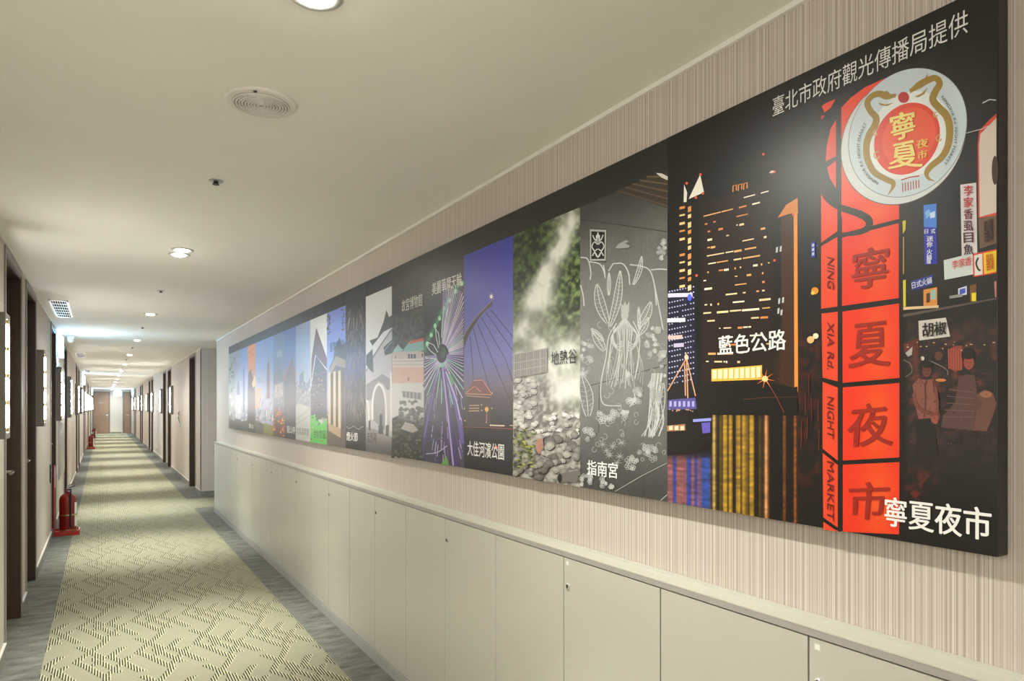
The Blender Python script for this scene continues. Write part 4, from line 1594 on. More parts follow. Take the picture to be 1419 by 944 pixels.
for pts in ([(225, 860), (180, 940), (165, 1060), (140, 1180), (135, 1280), (160, 1330), (250, 1335)], [(320, 850), (355, 940), (350, 1060), (330, 1180)],
            [(215, 880), (190, 1000), (175, 1150)], [(300, 1340), (330, 1300), (320, 1240)]):
    cv.line(catmull(z6(pts), 5), 1.4, RL, up=False)
cv.up()
# flowing ribbons and vines between the figures
rv = random.Random(21)
for k in range(60):
    x0, y0 = rv.uniform(808, 920), rv.uniform(455, 640)
    a, kx = rv.uniform(0, 6.28), rv.choice([-1, 1]) * rv.uniform(.5, 1.0)
    pts = [(x0, y0)]
    for j in range(7):
        a += kx
        pts.append((min(922.5, max(806.5, pts[-1][0] + 2.0 * math.cos(a))), pts[-1][1] + 2.4 * math.sin(a)))
    cv.line(catmull(pts, 3), 0.8, RL2, up=False)
for k in range(16):
    x0 = 908 + rv.uniform(-4, 12)
    cv.line(catmull([(x0, 520), (x0 - 3, 550), (x0 + rv.uniform(-8, 4), 585), (x0 - 10 + rv.uniform(-6, 8), 608)], 4), 1.0, RL, up=False)
cv.up()
# flowers and clouds in low relief
rs = random.Random(4)


def flower(cx, cy, r_, col=RL2, n=5, lw=0.9):
    for k in range(n):
        a = 2 * PI * k / n + rs.random()
        px_, py_ = cx + r_ * 0.6 * math.cos(a), cy + r_ * 0.6 * math.sin(a)
        th = np.linspace(0, 2 * PI, 9)
        cv.line([(px_ + r_ * 0.42 * math.cos(t), py_ + r_ * 0.42 * math.sin(t)) for t in th], lw, col, up=False)


for (bx, by, n, sx, sy, r_) in ((812, 497, 16, 9, 26, 3.2), (905, 475, 16, 10, 22, 3.2), (840, 580, 9, 12, 8, 4.5), (880, 553, 9, 8, 10, 4.2), (908, 545, 12, 8, 16, 3.6),
                              (905, 630, 8, 10, 10, 4.6), (879, 642, 7, 8, 12, 4.6), (863, 578, 6, 10, 6, 4.0), (812, 668, 10, 8, 10, 3.2), (845, 672, 7, 10, 8, 3.2),
                              (920, 505, 8, 4, 20, 3.0), (918, 345, 9, 5, 14, 3.0), (818, 605, 5, 6, 8, 4.5), (868, 515, 5, 5, 12, 3.0)):
    for k in range(n):
        flower(min(922, max(807, bx + rs.uniform(-sx, sx))), by + rs.uniform(-sy, sy), r_ * rs.uniform(.7, 1.2), RL2 if rs.random() < .6 else RL)
for (cx, cy) in ((836, 619), (850, 622), (863, 617), (846, 634), (860, 636), (842, 628), (856, 645)):
    for k in range(8):
        a = PI * k / 4 + rs.random() * .3
        cv.line([(cx, cy), (cx + 7 * math.cos(a), cy + 6 * math.sin(a))], 1.1, RL2, up=False, w1=0.3)
for pts in ([(222, 428), (240, 405), (262, 395), (280, 385), (300, 392), (275, 402), (305, 418), (298, 428), (240, 432)],):
    cv.poly(z6(pts), (150, 152, 150), up=False)
cv.up()
lt = Lettering(cv.layer)
lt.text_rect('指南宮', 815, 857, 0.045, 0.092, W, 0.018)
panel('printed photo of a grey stone wall carved with plants and a robed figure', cv, [lt])

# ------------------------------------------------------------- panel 4: steaming valley
cv = Canvas()


def bg4(x, y, s, t):
    n = fbm(x / 5, y / 5, 21, 4)
    n2 = fbm(x / 2.0, y / 2.0, 22, 3)
    n3 = fbm(x / 16, y / 22, 23, 3)
    g = mixc((22, 30, 18), (92, 116, 58), smooth(0.38, 0.66, n) * 0.65 + 0.4 * smooth(0.52, 0.72, n2))
    g = mixc(g, (150, 176, 110), smooth(0.60, 0.72, n) * 0.6 * smooth(740, 800, x))
    # steam column rising from left to the top right, thick at the middle height
    cx = 0.30 + 0.55 * smooth(0.62, 1.0, t) + 0.15 * (1 - smooth(0.45, 0.62, t))
    wid = 0.14 + 0.26 * (1 - smooth(0.45, 0.9, t))
    steam = np.exp(-((s - cx) / (wid * 1.25)) ** 2) * (0.72 + 0.9 * (n3 - 0.2))
    steam = np.maximum(steam, np.exp(-((t - 0.47) / 0.13) ** 2) * (0.95 + 0.5 * (n3 - .5)))
    c = mixc(g, mixc((168, 168, 158), (232, 232, 226), smooth(0.3, 0.7, n3)), np.clip(steam, 0, 0.97))
    # stony ground
    lowf = 1 - smooth(0.36, 0.44, t)
    c = mixc(c, mixc((214, 212, 206), (238, 237, 232), n), lowf * smooth(0.5, 0.75, s) * smooth(0.28, 0.34, t))
    st = mixc((110, 106, 98), (186, 182, 174), smooth(0.3, 0.7, n))
    c = mixc(c, st, lowf * (1 - smooth(0.5, 0.72, s) * smooth(0.25, 0.32, t)))
    return c


cv.grid(711, 804, 0, TOPT, 70, 150, bg4)
z8 = Zm(700, 470, 4.491)
# rocks: irregular shaded stones
rs = random.Random(9)


def rock(cx, cy, r_, c, ry=0.8):
    n = rs.randint(6, 8)
    a0 = rs.random() * 6
    pts = [(cx + r_ * rs.uniform(.75, 1.1) * math.cos(a0 + 2 * PI * k / n), cy + r_ * ry * rs.uniform(.75, 1.1) * math.sin(a0 + 2 * PI * k / n)) for k in range(n)]
    return pts, c


def rocks(region, n, r0, r1, cols):
    items = []
    for k in range(n):
        cx, cy = rs.uniform(region[0], region[2]), rs.uniform(region[1], region[3])
        items.append((cy, rock(cx, cy, rs.uniform(r0, r1), rs.choice(cols))))
    items.sort(key=lambda i: i[0])
    for k, (cy, (pts, c)) in enumerate(items):
        pts = [(min(803.5, max(711.5, p[0])), min(p[1], float(np.interp(p[0], YB_X, YB_Y)) - .5)) for p in pts]
        dark_ = tuple(v * 0.32 for v in c)
        cv.poly([(min(803.5, p[0] + .9), p[1] + 1.2) for p in pts], dark_, up=False)
        cv.layer += 0.25
        cv.poly(pts, c, up=False)
        m_ = np.mean(np.array(pts), 0)
        hp = [(m_[0] + (p[0] - m_[0]) * .55 - .6, m_[1] + (p[1] - m_[1]) * .5 - .9) for p in pts]
        cv.layer += 0.25
        cv.poly(hp, tuple(min(255, v * 1.10 + 6) for v in c), up=False)
        cv.layer += 0.1
    cv.up()


gr = [(128, 125, 118), (150, 146, 138), (104, 100, 93), (164, 160, 152)]
rocks((712, 524, 740, 595), 46, 3.5, 6.5, [(178, 175, 168), (192, 190, 184), (160, 157, 150), (204, 201, 196)])
rocks((740, 576, 803, 608), 40, 2.5, 5.5, [(206, 203, 198), (186, 183, 177), (168, 164, 158), (220, 218, 214)])
rocks((742, 602, 803, 640), 26, 5, 9, gr)
rocks((745, 635, 803, 668), 34, 3.5, 8, gr + [(98, 92, 84)])
rocks((712, 645, 750, 664), 16, 3, 6, [(120, 116, 108), (150, 146, 138), (90, 88, 78)])
# leafy bush at the left
for k in range(130):
    cx, cy = rs.uniform(712, 742), rs.uniform(598, 652)
    a = rs.uniform(-1, 1)
    c = rs.choice([(150, 160, 60), (96, 112, 46), (60, 74, 34), (180, 184, 84), (40, 52, 26)])
    l_ = rs.uniform(2, 4.5)
    cv.poly([(max(711.5, cx - l_ * math.cos(a)), cy - l_ * math.sin(a)), (cx + .8, cy - 1.1), (cx + l_ * math.cos(a), cy + l_ * math.sin(a)), (cx - .8, cy + 1.1)], c, up=False)
    if k % 20 == 19:
        cv.layer += 0.4
cv.up()
# wooden fence
cv.poly(z8([(52, 108), (268, 66), (268, 215), (52, 255)]), (150, 146, 142))
for k in range(17):
    x = 58 + 12.8 * k
    cv.line(z8([(x, 108 - 42 * k / 17), (x, 252 - 40 * k / 17)]), 0.8, (116, 111, 108), up=False)
for pts in ([(52, 106), (268, 64)], [(52, 160), (268, 122)], [(52, 208), (268, 172)]):
    cv.line(z8(pts), 1.0, (176, 172, 168), up=False)
for k in range(6):
    x = 60 + 41 * k
    cv.line(z8([(x, 104 - 8 * k), (x, 268 - 8 * k)]), 1.2, (166, 162, 158), up=False)
cv.up()
cv.poly(z8([(334, 856), (462, 830), (462, 905), (340, 908)]), (112, 106, 100))
cv.ell(*z8([(346, 884)])[0], 3.2, 6.5, (26, 24, 22), 0, 20)
cv.poly(z8([(205, 640), (240, 632), (246, 690), (215, 735), (195, 690)]), (176, 128, 104))
lt = Lettering(cv.layer)
lt.text_rect('地熱谷', 765, 800.5, 0.405, 0.452, (26, 26, 26), 0.012)
panel('printed photo of steam rising over a rocky green valley', cv, [lt])

# ------------------------------------------------------------- panel 5: bridge mast at dusk
cv = Canvas()


def bg5(x, y, s, t):
    top, mid, low = np.array((58, 62, 178.0)), np.array((118, 118, 190.0)), np.array((112, 96, 112.0))
    c = mixc(top, mid, smooth(0.98, 0.55, t))
    c = mixc(c, low, smooth(0.52, 0.34, t))
    c = mixc(c, (56, 46, 48), smooth(0.40, 0.26, t))
    c = mixc(c, (24, 19, 20), smooth(0.262, 0.25, t))
    n = fbm(x / 6, y / 6, 31, 3)
    c = mixc(c, (44, 36, 36), (t < 0.25) * smooth(0.5, 0.7, n) * 0.6)
    return c


cv.grid(643, 711, 0, TOPT, 26, 80, bg5)
za, zb_ = Zm(635, 320, 5.247), Zm(635, 490, 5.247)
for pts in ([(232, 568), (405, 778)], [(200, 592), (405, 880)], [(170, 632), (345, 944), (440, 1110)], [(137, 668), (250, 944), (400, 1295)], [(110, 712), (168, 944), (235, 1180)], [(86, 765), (102, 944), (112, 1080)]):
    cv.line(za([(min(a, 397), b) for a, b in pts]), 0.9, (36, 34, 52), up=False)
cv.up()
o1 = catmull(za([(40, 770), (65, 720), (110, 655), (165, 590), (215, 540), (245, 505)]), 6)
o2 = catmull(za([(250, 548), (200, 580), (150, 640), (100, 720), (65, 790), (42, 862)]), 6)
cv.poly(list(o1) + list(o2), (78, 66, 66))
cv.line(o1, 0.9, (150, 132, 120))
for k in range(8):
    a = k * PI / 4
    cv.line(za([(241, 478), (241 + 26 * math.cos(a), 478 + 30 * math.sin(a))]), 1.0, (244, 190, 170), up=False, w1=0.2)
cv.ell(*za([(241, 478)])[0], 1.6, 2.6, (255, 244, 230), 0, 12)
# palace hotel with lit roof
cv.poly(zb_([(60, 310), (235, 312), (240, 540), (50, 540)]), (66, 52, 54))
cv.poly(zb_([(108, 205), (180, 200), (245, 312), (60, 300)]), (122, 66, 58))
for pts in ([(60, 292), (120, 245), (150, 275), (165, 285)], [(55, 300), (245, 312)], [(112, 205), (178, 202)], [(62, 316), (232, 332)], [(180, 205), (238, 296)]):
    cv.line(zb_(pts), 1.0, (226, 150, 120), up=False)
for j in range(3):
    for i in range(7):
        x, y = 80 + 11 * i, 384 + 20 * j
        cv.poly(zb_([(x, y), (x + 7, y), (x + 7, y + 8), (x, y + 8)]), (232, 190, 140), up=False)
for (x, y) in ((45, 410), (245, 412), (170, 385), (172, 425), (50, 500), (205, 515), (247, 300)):
    cv.ell(*zb_([(x, y)])[0], 0.9, 1.1, (246, 206, 150), 0, 8, up=False)
cv.line(zb_([(36, 546), (200, 552), (400, 568)]), 1.0, (150, 70, 54), up=False)
cv.line(zb_([(230, 536), (300, 541), (338, 542)]), 1.8, (240, 214, 190), up=False)
cv.line(zb_([(375, 541), (398, 541)]), 1.2, (240, 190, 150), up=False)
cv.line(zb_([(208, 420), (206, 520)]), 0.9, (210, 140, 90), up=False)
cv.up()
cv.ell(*zb_([(208, 418)])[0], 2.6, 3.6, (252, 190, 110), 0, 14)
cv.ell(*zb_([(275, 702)])[0], 3.8, 2.0, (206, 60, 54), 0, 12)
cv.ell(*zb_([(270, 704)])[0], 1.7, 1.3, (255, 226, 216), 0, 12)
lt = Lettering(cv.layer)
lt.text_rect('大佳河濱公園', 648, 698.5, 0.055, 0.118, W, 0.012)
panel('printed photo of a leaning bridge mast and cables against a blue dusk sky', cv, [lt])

# ------------------------------------------------------------- panel 6: ferris wheel
cv = Canvas()


def bg6(x, y, s, t):
    n = fbm(x / 4, y / 4, 41, 3)
    c = np.broadcast_to(np.array((26, 24, 24.0)), x.shape + (3,))
    c = mixc(c, (84, 70, 110), smooth(0.65, 0.35, t) * 0.75 * (0.6 + 0.6 * n))
    return c


cv.grid(587.5, 643, 0, 1.0, 20, 60, bg6)
zf, zg = Zm(540, 360, 5.9), Zm(540, 510, 6.51)
# outer rim, tilted ellipse: hub near lower left
rim = catmull(zf([(600, 165), (540, 235), (490, 320), (440, 400), (405, 475), (372, 540), (338, 610), (300, 690), (282, 760)]), 6)
cv.line(rim, 9, (34, 74, 52))
cv.line(rim, 4, (66, 128, 92))
for (x, y) in ((590, 190), (540, 255), (492, 330), (445, 395), (408, 478), (372, 540), (340, 618), (308, 690)):
    cv.ell(*zf([(x, y)])[0], 2.2, 3.4, (180, 236, 200), 0, 14, up=False)
cv.up()
hub = (425, 780)
rs = random.Random(3)
for k in range(34):
    a = -1.52 + k * 0.046
    # rays to the upper right
    L_ = 560
    ex, ey = hub[0] + L_ * math.cos(a) * 0.62, hub[1] + L_ * math.sin(a) * 1.05
    ex = min(ex, 604)
    sx, sy = hub[0] + 60 * math.cos(a), hub[1] + 90 * math.sin(a)
    k_ = (min(604, ex) - sx) / max(1e-3, (hub[0] + L_ * math.cos(a) * 0.62 - sx))
    ey = sy + (ey - sy) * k_
    c = rs.choice([(206, 190, 230), (170, 150, 214), (150, 196, 200), (224, 216, 236)])
    cv.line(zf([(sx, sy), (ex, ey)]), 1.1, c, up=False)
for k in range(26):
    a = 0.0 + k * 0.121
    r0, r1 = 70, 330 + 60 * rs.random()
    ex, ey = hub[0] + r1 * math.cos(a), hub[1] + r1 * math.sin(a) * 1.1
    if ex > 604:
        k_ = (604 - hub[0]) / (ex - hub[0])
        ex, ey = 604, hub[1] + (ey - hub[1]) * k_
    if ex < 283:
        k_ = (283 - hub[0]) / (ex - hub[0])
        ex, ey = 283, hub[1] + (ey - hub[1]) * k_
    cv.line(zf([(hub[0] + r0 * math.cos(a) * .6, hub[1] + r0 * math.sin(a)), (ex, ey)]), 1.3, rs.choice([(214, 206, 236), (176, 160, 220), (150, 206, 200)]), up=False)
for pts in ([(305, 672), (360, 700), (395, 760)], [(300, 700), (330, 745), (380, 785)], [(290, 805), (380, 815)], [(365, 550), (400, 600), (410, 700)], [(375, 560), (382, 640), (402, 725)], [(445, 390), (430, 520), (425, 640)], [(480, 390), (450, 520), (440, 650)]):
    cv.line(zf(pts), 1.2, (206, 226, 216), up=False)
cv.ell(*zf([(440, 760)])[0], 3.4, 8, (58, 84, 74), 0, 20)
# lower lattice of struts
for k in range(46):
    x0 = 306 + 350 * rs.random()
    y0 = 100 + 700 * rs.random()
    dx = (x0 - 480) * 0.35 + 20 * (rs.random() - .5)
    x1, y1 = min(656, max(306, x0 + dx * .5)), min(y0 + 110, 870)
    cv.line(zg([(x0, y0), (x1, y1)]), 0.9, rs.choice([(196, 186, 226), (140, 176, 180), (170, 150, 210), (110, 96, 150)]), up=False)
cv.up()
for pts, w_, c in (([(470, 0), (520, 300), (560, 640), (600, 905)], 6.5, (66, 48, 116)), ([(478, 0), (505, 240), (540, 560), (575, 900)], 2.0, (190, 170, 230)), ([(500, 20), (580, 260), (640, 560), (656, 700)], 6, (104, 84, 166)),
                   ([(510, 40), (600, 300), (640, 480)], 1.6, (214, 200, 240)), ([(430, 30), (360, 400), (312, 640)], 2.4, (120, 100, 180)), ([(320, 660), (420, 570), (490, 515)], 1.8, (70, 52, 110)), ([(320, 670), (420, 662), (530, 656)], 1.5, (84, 64, 120)),
                   ([(440, 880), (480, 720), (500, 610)], 2.0, (60, 50, 100)), ([(310, 640), (306, 840)], 2.4, (74, 56, 124)), ([(600, 640), (655, 800)], 2.0, (90, 70, 140)), ([(330, 795), (430, 780), (520, 720)], 1.4, (190, 186, 206))):
    cv.line(catmull(zg(pts), 5), w_, c)
cv.poly(zg([(465, 890), (512, 812), (538, 900)]), (112, 170, 84))
cv.poly(zg([(530, 50), (560, 70), (590, 140), (560, 170)]), (90, 160, 110))
lt = Lettering(cv.layer)
lt.text_rect('美麗華摩天輪', 599, 640, 0.785, 0.845, (226, 226, 222), 0.010)
panel('printed photo of a violet lit ferris wheel at night', cv, [lt])

# ------------------------------------------------------------- panel 7: palace museum
cv = Canvas()


def bg7(x, y, s, t):
    n = fbm(x / 3, y / 3, 51, 4)
    c = np.broadcast_to(np.array((28, 26, 24.0)), x.shape + (3,))
    tree = smooth(0.78, 0.72, t) * smooth(0.45, 0.52, t)
    c = mixc(c, mixc((38, 38, 34), (84, 84, 72), smooth(0.4, 0.65, n)), tree)
    c = mixc(c, (206, 204, 204), (t < 0.36) * smooth(0.14, 0.24, t))
    low = smooth(0.27 - 0.10 * s, 0.20 - 0.08 * s, t)
    c = mixc(c, mixc((28, 30, 24), (74, 78, 58), smooth(0.45, 0.7, n)), low)
    return c


cv.grid(543, 587.5, 0, 1.0, 28, 90, bg7)
cv.poly(zf([(22, 760), (280, 735), (280, 960), (22, 990)]), (196, 182, 176))
cv.poly(zf([(22, 880), (280, 880), (280, 1030), (22, 1040)]), (206, 168, 150))
cv.poly(zf([(108, 745), (165, 668), (278, 645), (278, 742), (150, 757)]), (128, 178, 178))
cv.poly(zf([(25, 755), (68, 695), (112, 745), (60, 762)]), (150, 190, 188))
cv.poly(zf([(162, 668), (278, 640), (278, 664), (165, 690)]), (204, 96, 62))
for (x0, x1, y0, y1, c) in ((150, 165, 775, 812, (60, 60, 66)), (172, 188, 775, 812, (60, 60, 66)), (195, 215, 775, 812, (60, 60, 66)), (262, 275, 770, 800, (90, 84, 84)), (45, 55, 790, 815, (120, 110, 106))):
    cv.poly(zf([(x0, y0), (x1, y0), (x1, y1), (x0, y1)]), c, up=False)
for pts in ([(22, 820), (150, 822), (278, 815)], [(22, 880), (278, 878)], [(22, 850), (278, 848)]):
    cv.line(zf(pts), 1.2, (226, 220, 216), up=False)
cv.up()
cv.poly(zg([(22, 150), (300, 140), (300, 330), (22, 470)]), (206, 204, 204), up=False)
cv.poly(zg([(110, 215), (290, 235), (290, 300), (120, 275)]), (150, 150, 150), up=False)
cv.up()
for k in range(5):
    cv.poly(zg([(122 + 34 * k, 222 + 4 * k), (138 + 34 * k, 224 + 4 * k), (138 + 34 * k, 276 + 5 * k), (122 + 34 * k, 272 + 5 * k)]), (84, 84, 86), up=False)
cv.ell(*zg([(170, 110)])[0], 1.2, 3, (110, 90, 84), 0, 10, up=False)
for k in range(40):
    cx, cy = rs.uniform(90, 300), rs.uniform(310, 480)
    cv.ell(*zg([(cx, cy)])[0], rs.uniform(1.5, 4), rs.uniform(1.5, 3.5), rs.choice([(92, 92, 88), (76, 78, 72), (108, 108, 102)]), 0, 9, up=False)
cv.up()
for k in range(120):
    cx, cy = rs.uniform(30, 295), rs.uniform(470, 830)
    cv.ell(*zg([(cx, cy)])[0], rs.uniform(1, 3.2), rs.uniform(1, 2.4), rs.choice([(44, 48, 36), (66, 72, 52), (30, 32, 26), (96, 100, 74)]), 0, 8, up=False)
cv.up()
cv.poly(zg([(100, 565), (140, 505), (220, 530), (262, 578), (205, 602)]), (176, 166, 160))
cv.line(zg([(138, 508), (222, 532)]), 0.9, (214, 206, 200))
lt = Lettering(cv.layer)
lt.text_rect('故宮博物館', 557, 585.5, 0.752, 0.815, (222, 222, 218), 0.008)
panel('printed photo of a palace museum with teal roofs below a wooded hill', cv, [lt])

# ------------------------------------------------------------- panel 8: white memorial arch
cv = Canvas()


def bg8(x, y, s, t):
    c = np.broadcast_to(np.array((226, 228, 232.0)), x.shape + (3,))
    c = mixc(c, (150, 146, 144), smooth(0.20, 0.17, t))
    c = mixc(c, (96, 92, 92), smooth(0.12, 0.02, t))
    return c


cv.grid(507, 543, 0, TOPT, 12, 60, bg8)
zh = Zm(475, 380, 3.627)
cv.poly(zh([(118, 490), (150, 420), (248, 270), (248, 830), (165, 790), (118, 780)]), (192, 190, 195))
cv.line(zh([(150, 424), (200, 345), (248, 276)]), 2.0, (120, 118, 122))
cv.line(zh([(118, 492), (150, 424)]), 1.6, (130, 128, 132))
cv.poly(zh([(135, 335), (175, 320), (205, 240), (220, 178), (232, 215), (248, 205), (248, 268), (205, 290), (150, 362)]), (58, 64, 60))
cv.poly(zh([(118, 410), (150, 378), (155, 500), (140, 490), (118, 460)]), (66, 70, 68))
cv.poly(zh([(205, 370), (248, 330), (248, 400), (212, 412)]), (58, 62, 62))
cv.poly(zh([(118, 560), (165, 530), (200, 505), (248, 540), (248, 580), (222, 590), (205, 560), (180, 545), (160, 570), (148, 640), (120, 640)]), (134, 130, 136))
ar = [(150, 740), (150, 650), (160, 590), (182, 560), (205, 590), (216, 660), (218, 800)]
cv.poly(list(catmull(zh(ar), 5)), (146, 142, 146))
cv.line(catmull(zh(ar), 5), 2.6, (236, 234, 236))
cv.line(catmull(zh([(119, 640), (128, 660), (132, 760)]), 5), 2.2, (236, 234, 236))
cv.poly(zh([(185, 720), (192, 705), (200, 720), (198, 812), (186, 808)]), (52, 50, 52), up=False)
cv.poly(zh([(180, 770), (204, 770), (204, 815), (180, 812)]), (70, 66, 66), up=False)
cv.poly(zh([(216, 770), (232, 765), (232, 825), (216, 822)]), (84, 80, 82), up=False)
cv.poly(zh([(130, 745), (140, 742), (140, 795), (130, 792)]), (70, 66, 68), up=False)
for pts in ([(155, 430), (246, 300)], [(155, 455), (246, 340)], [(150, 520), (246, 470)]):
    cv.line(zh(pts), 0.7, (170, 168, 172), up=False)
cv.poly(zh([(238, 500), (248, 495), (248, 800), (238, 790)]), (226, 224, 226), up=False)
cv.up()
lt = Lettering(cv.layer)
lt.text_rect('忠烈祠', 509, 521.5, 0.055, 0.115, (40, 38, 40), 0.012)
panel('printed photo of a white memorial archway with dark tiled roof', cv, [lt])

# ------------------------------------------------------------- panel 9: fireworks
cv = Canvas()


def bg9(x, y, s, t):
    n = fbm(x / 2.5, y / 5, 61, 3)
    c = np.broadcast_to(np.array((26, 24, 24.0)), x.shape + (3,))
    g = np.exp(-((t - 0.55) / 0.28) ** 2)
    c = mixc(c, (96, 98, 130), g * 0.55 * (.5 + n))
    c = mixc(c, (110, 128, 190), np.exp(-((t - 0.52) / 0.10) ** 2) * 0.55)
    return c


cv.grid(479, 507, 0, 1.0, 14, 60, bg9)
for k in range(240):
    x0 = rs.uniform(482, 505)
    t_ = rs.uniform(0.22, 0.88)
    y0 = float(invt(x0, t_))
    c = rs.choice([(150, 130, 100), (120, 104, 90), (140, 132, 142), (186, 172, 148), (110, 102, 112)])
    d = (x0 - 493) * .22 + rs.uniform(-.8, .8)
    pts = [(x0, y0), (x0 + d * .5, y0 + 3), (x0 + d, y0 + 8 + 4 * rs.random())]
    pts = [(min(506.5, max(479.5, a)), b) for a, b in pts]
    cv.line(pts, 0.34, c, up=False)
for k in range(12):
    x0 = 481 + 2 * k
    cv.ell(x0, float(invt(x0, 0.135)) + 2 * math.sin(k), .6, .7, (220, 206, 190), 0, 8, up=False)
cv.up()
lt = Lettering(cv.layer)
lt.text_rect('煙火節', 480.5, 496, 0.05, 0.105, (240, 240, 236), 0.02)
panel('printed photo of a burst of fireworks on a dark sky', cv, [lt])


# ------------------------------------------------------------- far panels
def simple_panel(i, label, top, bot, draw=None, tt=TOPT, texts=(), seed=0, amt=0.25, hz=0.3):
    """i: index from the near end; sky gradient from top to bot colours with noise below hz"""
    xr_, xl_ = XB[i], XB[i + 1]
    cv = Canvas()
    cv.STEP = 0.00006
    cv.MICRO = 0.000008

    def bg(x, y, s, t):
        n = fbm(x / 2.2, y / 3.0, 70 + i, 3)
        c = mixc(np.array(top, float), np.array(bot, float), smooth(1.0, hz, t))
        low = smooth(hz, hz - 0.08, t) * amt
        return mixc(c, np.array(bot, float) * 0.35, low * smooth(0.35, 0.65, n) * 2)
    cv.grid(xl_, xr_, 0, tt, 10, 46, bg)
    P = lambda s, t: (lambda x: (x, float(invt(x, t))))(142 + 1.0 / (1.0 / (xl_ - 142) + s * (1.0 / (xr_ - 142) - 1.0 / (xl_ - 142))))
    if draw:
        draw(cv, P)
    lt = Lettering(cv.layer)
    lt.STEP = 0.00006
    lt.MICRO = 0.000008
    for (s, sa, sb, t0, t1, c) in texts:
        lt.text_rect(s, P(sa, 0)[0], P(sb, 0)[0], t0, t1, c, 0.012)
    panel(label, cv, [lt])


def pp(cv, P, pts, c, up=True):
    cv.poly([P(a, b) for a, b in pts], c, up)


def d10(cv, P):       # museum with columns, blue sky and hanging leaves
    pp(cv, P, [(0, .0), (1, 0), (1, .2), (0, .2)], (96, 84, 74))
    pp(cv, P, [(.15, .53), (.35, .58), (.45, .66), (.7, .72), (.8, .66), (1, .68), (1, .1), (.12, .1)], (84, 80, 92))
    pp(cv, P, [(.1, .50), (.5, .60), (1, .56), (1, .51), (.5, .54), (.1, .46)], (146, 128, 112))
    for k, s in enumerate((.08, .36, .62)):
        pp(cv, P, [(s, .14 - .01 * k), (s + .14, .14 - .01 * k), (s + .13, .50), (s + .01, .50)], (206, 184, 150), False)
    cv.up()
    for k, s in enumerate((.24, .52, .82)):
        pp(cv, P, [(s, .12), (s + .1, .12), (s + .1, .48), (s, .48)], (62, 56, 58), False)
    cv.up()
    pp(cv, P, [(.1, .10), (.75, .06), (.75, .12), (.1, .15)], (176, 150, 120))
    for k in range(34):
        s, t = rs.choice([rs.uniform(0, .18), rs.uniform(.8, 1)]), rs.uniform(.76, .9)
        q = P(s, t)
        cv.ell(q[0], q[1], .9, 1.4, (60, 70, 60), 0, 7, up=False)
    cv.up()


simple_panel(9, 'printed photo of a columned museum under blue sky', (112, 134, 214), (150, 166, 214), d10, texts=[('臺灣博物館', .18, .92, .635, .70, (50, 54, 80))])


def d11(cv, P):       # red roof and dark shop front
    pp(cv, P, [(.05, .42), (.08, .62), (.38, .84), (1, .60), (1, .2), (.05, .2)], (104, 54, 48))
    pp(cv, P, [(.02, .38), (.34, .62), (.98, .50), (1, .18), (.04, .2)], (62, 62, 82))
    cv.line([P(.02, .40), P(.34, .64), P(1, .52)], 1.6, (206, 214, 226))
    for k in range(6):
        cv.line([P(.05, .26 + .045 * k), P(1, .26 + .05 * k)], 1.0, (122, 92, 92), up=False)
    for k in range(14):
        q = P(rs.uniform(.1, .95), rs.uniform(.28, .52))
        cv.ell(q[0], q[1], .8, 1.2, (196, 176, 170), 0, 7, up=False)
    cv.up()
    pp(cv, P, [(0, 0), (1, 0), (1, .18), (.7, .14), (.3, .2), (0, .2)], (96, 190, 84))
    for k in range(26):
        q = P(rs.uniform(0, 1), rs.uniform(.02, .22))
        cv.ell(q[0], q[1], 1.2, 1.2, rs.choice([(60, 110, 54), (130, 214, 110), (56, 80, 48)]), 0, 7, up=False)
    pp(cv, P, [(.3, .2), (.95, .22), (.7, .175), (.4, .17)], (66, 70, 66), False)
    cv.up()


simple_panel(10, 'printed photo of a tall red gabled roof over green grass', (222, 224, 222), (206, 208, 206), d11, texts=[('士林官邸', .2, .95, .035, .10, (36, 84, 40))])


def d12(cv, P):
    pp(cv, P, [(.25, .44), (.28, .52), (.55, .54), (.56, .46), (.8, .44), (1, .48), (1, .3), (0, .3), (0, .42)], (106, 122, 150))
    pp(cv, P, [(0, .40), (.3, .42), (.6, .36), (1, .42), (1, .25), (0, .25)], (140, 144, 150))
    for k in range(26):
        q = P(rs.uniform(0, 1), rs.uniform(.26, .46))
        cv.poly([(q[0] - .6, q[1] - 2), (q[0] + .6, q[1] - 2), (q[0] + .6, q[1] + 2), (q[0] - .6, q[1] + 2)], rs.choice([(190, 194, 200), (90, 98, 116), (220, 220, 222)]), up=False)
    cv.up()
    pp(cv, P, [(0, 0), (1, 0), (1, .26), (.15, .29), (0, .27)], (196, 196, 192))
    cv.line([P(0, .16), P(1, .25)], .8, (150, 150, 146), up=False)
    cv.line([P(0, .12), P(1, .20)], .8, (150, 150, 146))


simple_panel(11, 'printed photo of pale hazy city blocks above a grey terrace', (140, 160, 206), (190, 198, 214), d12, texts=[('北投溫泉館', .06, .92, .045, .10, (96, 96, 92))])


def d13(cv, P):
    pp(cv, P, [(0, .50), (.3, .58), (.75, .68), (.78, .60), (1, .54), (1, .1), (0, .1)], (96, 62, 74))
    pp(cv, P, [(0, .46), (.5, .58), (1, .48), (1, .1), (0, .1)], (70, 58, 72))
    cv.line([P(0, .50), P(.5, .62), P(1, .52)], 1.6, (170, 84, 76))
    pp(cv, P, [(0, 0), (1, 0), (1, .16), (0, .22)], (30, 27, 28))


simple_panel(12, 'printed photo of a temple with red eaves under deep blue sky', (74, 100, 196), (130, 120, 140), d13, texts=[('龍山寺', .25, .95, .045, .105, (236, 234, 232))])


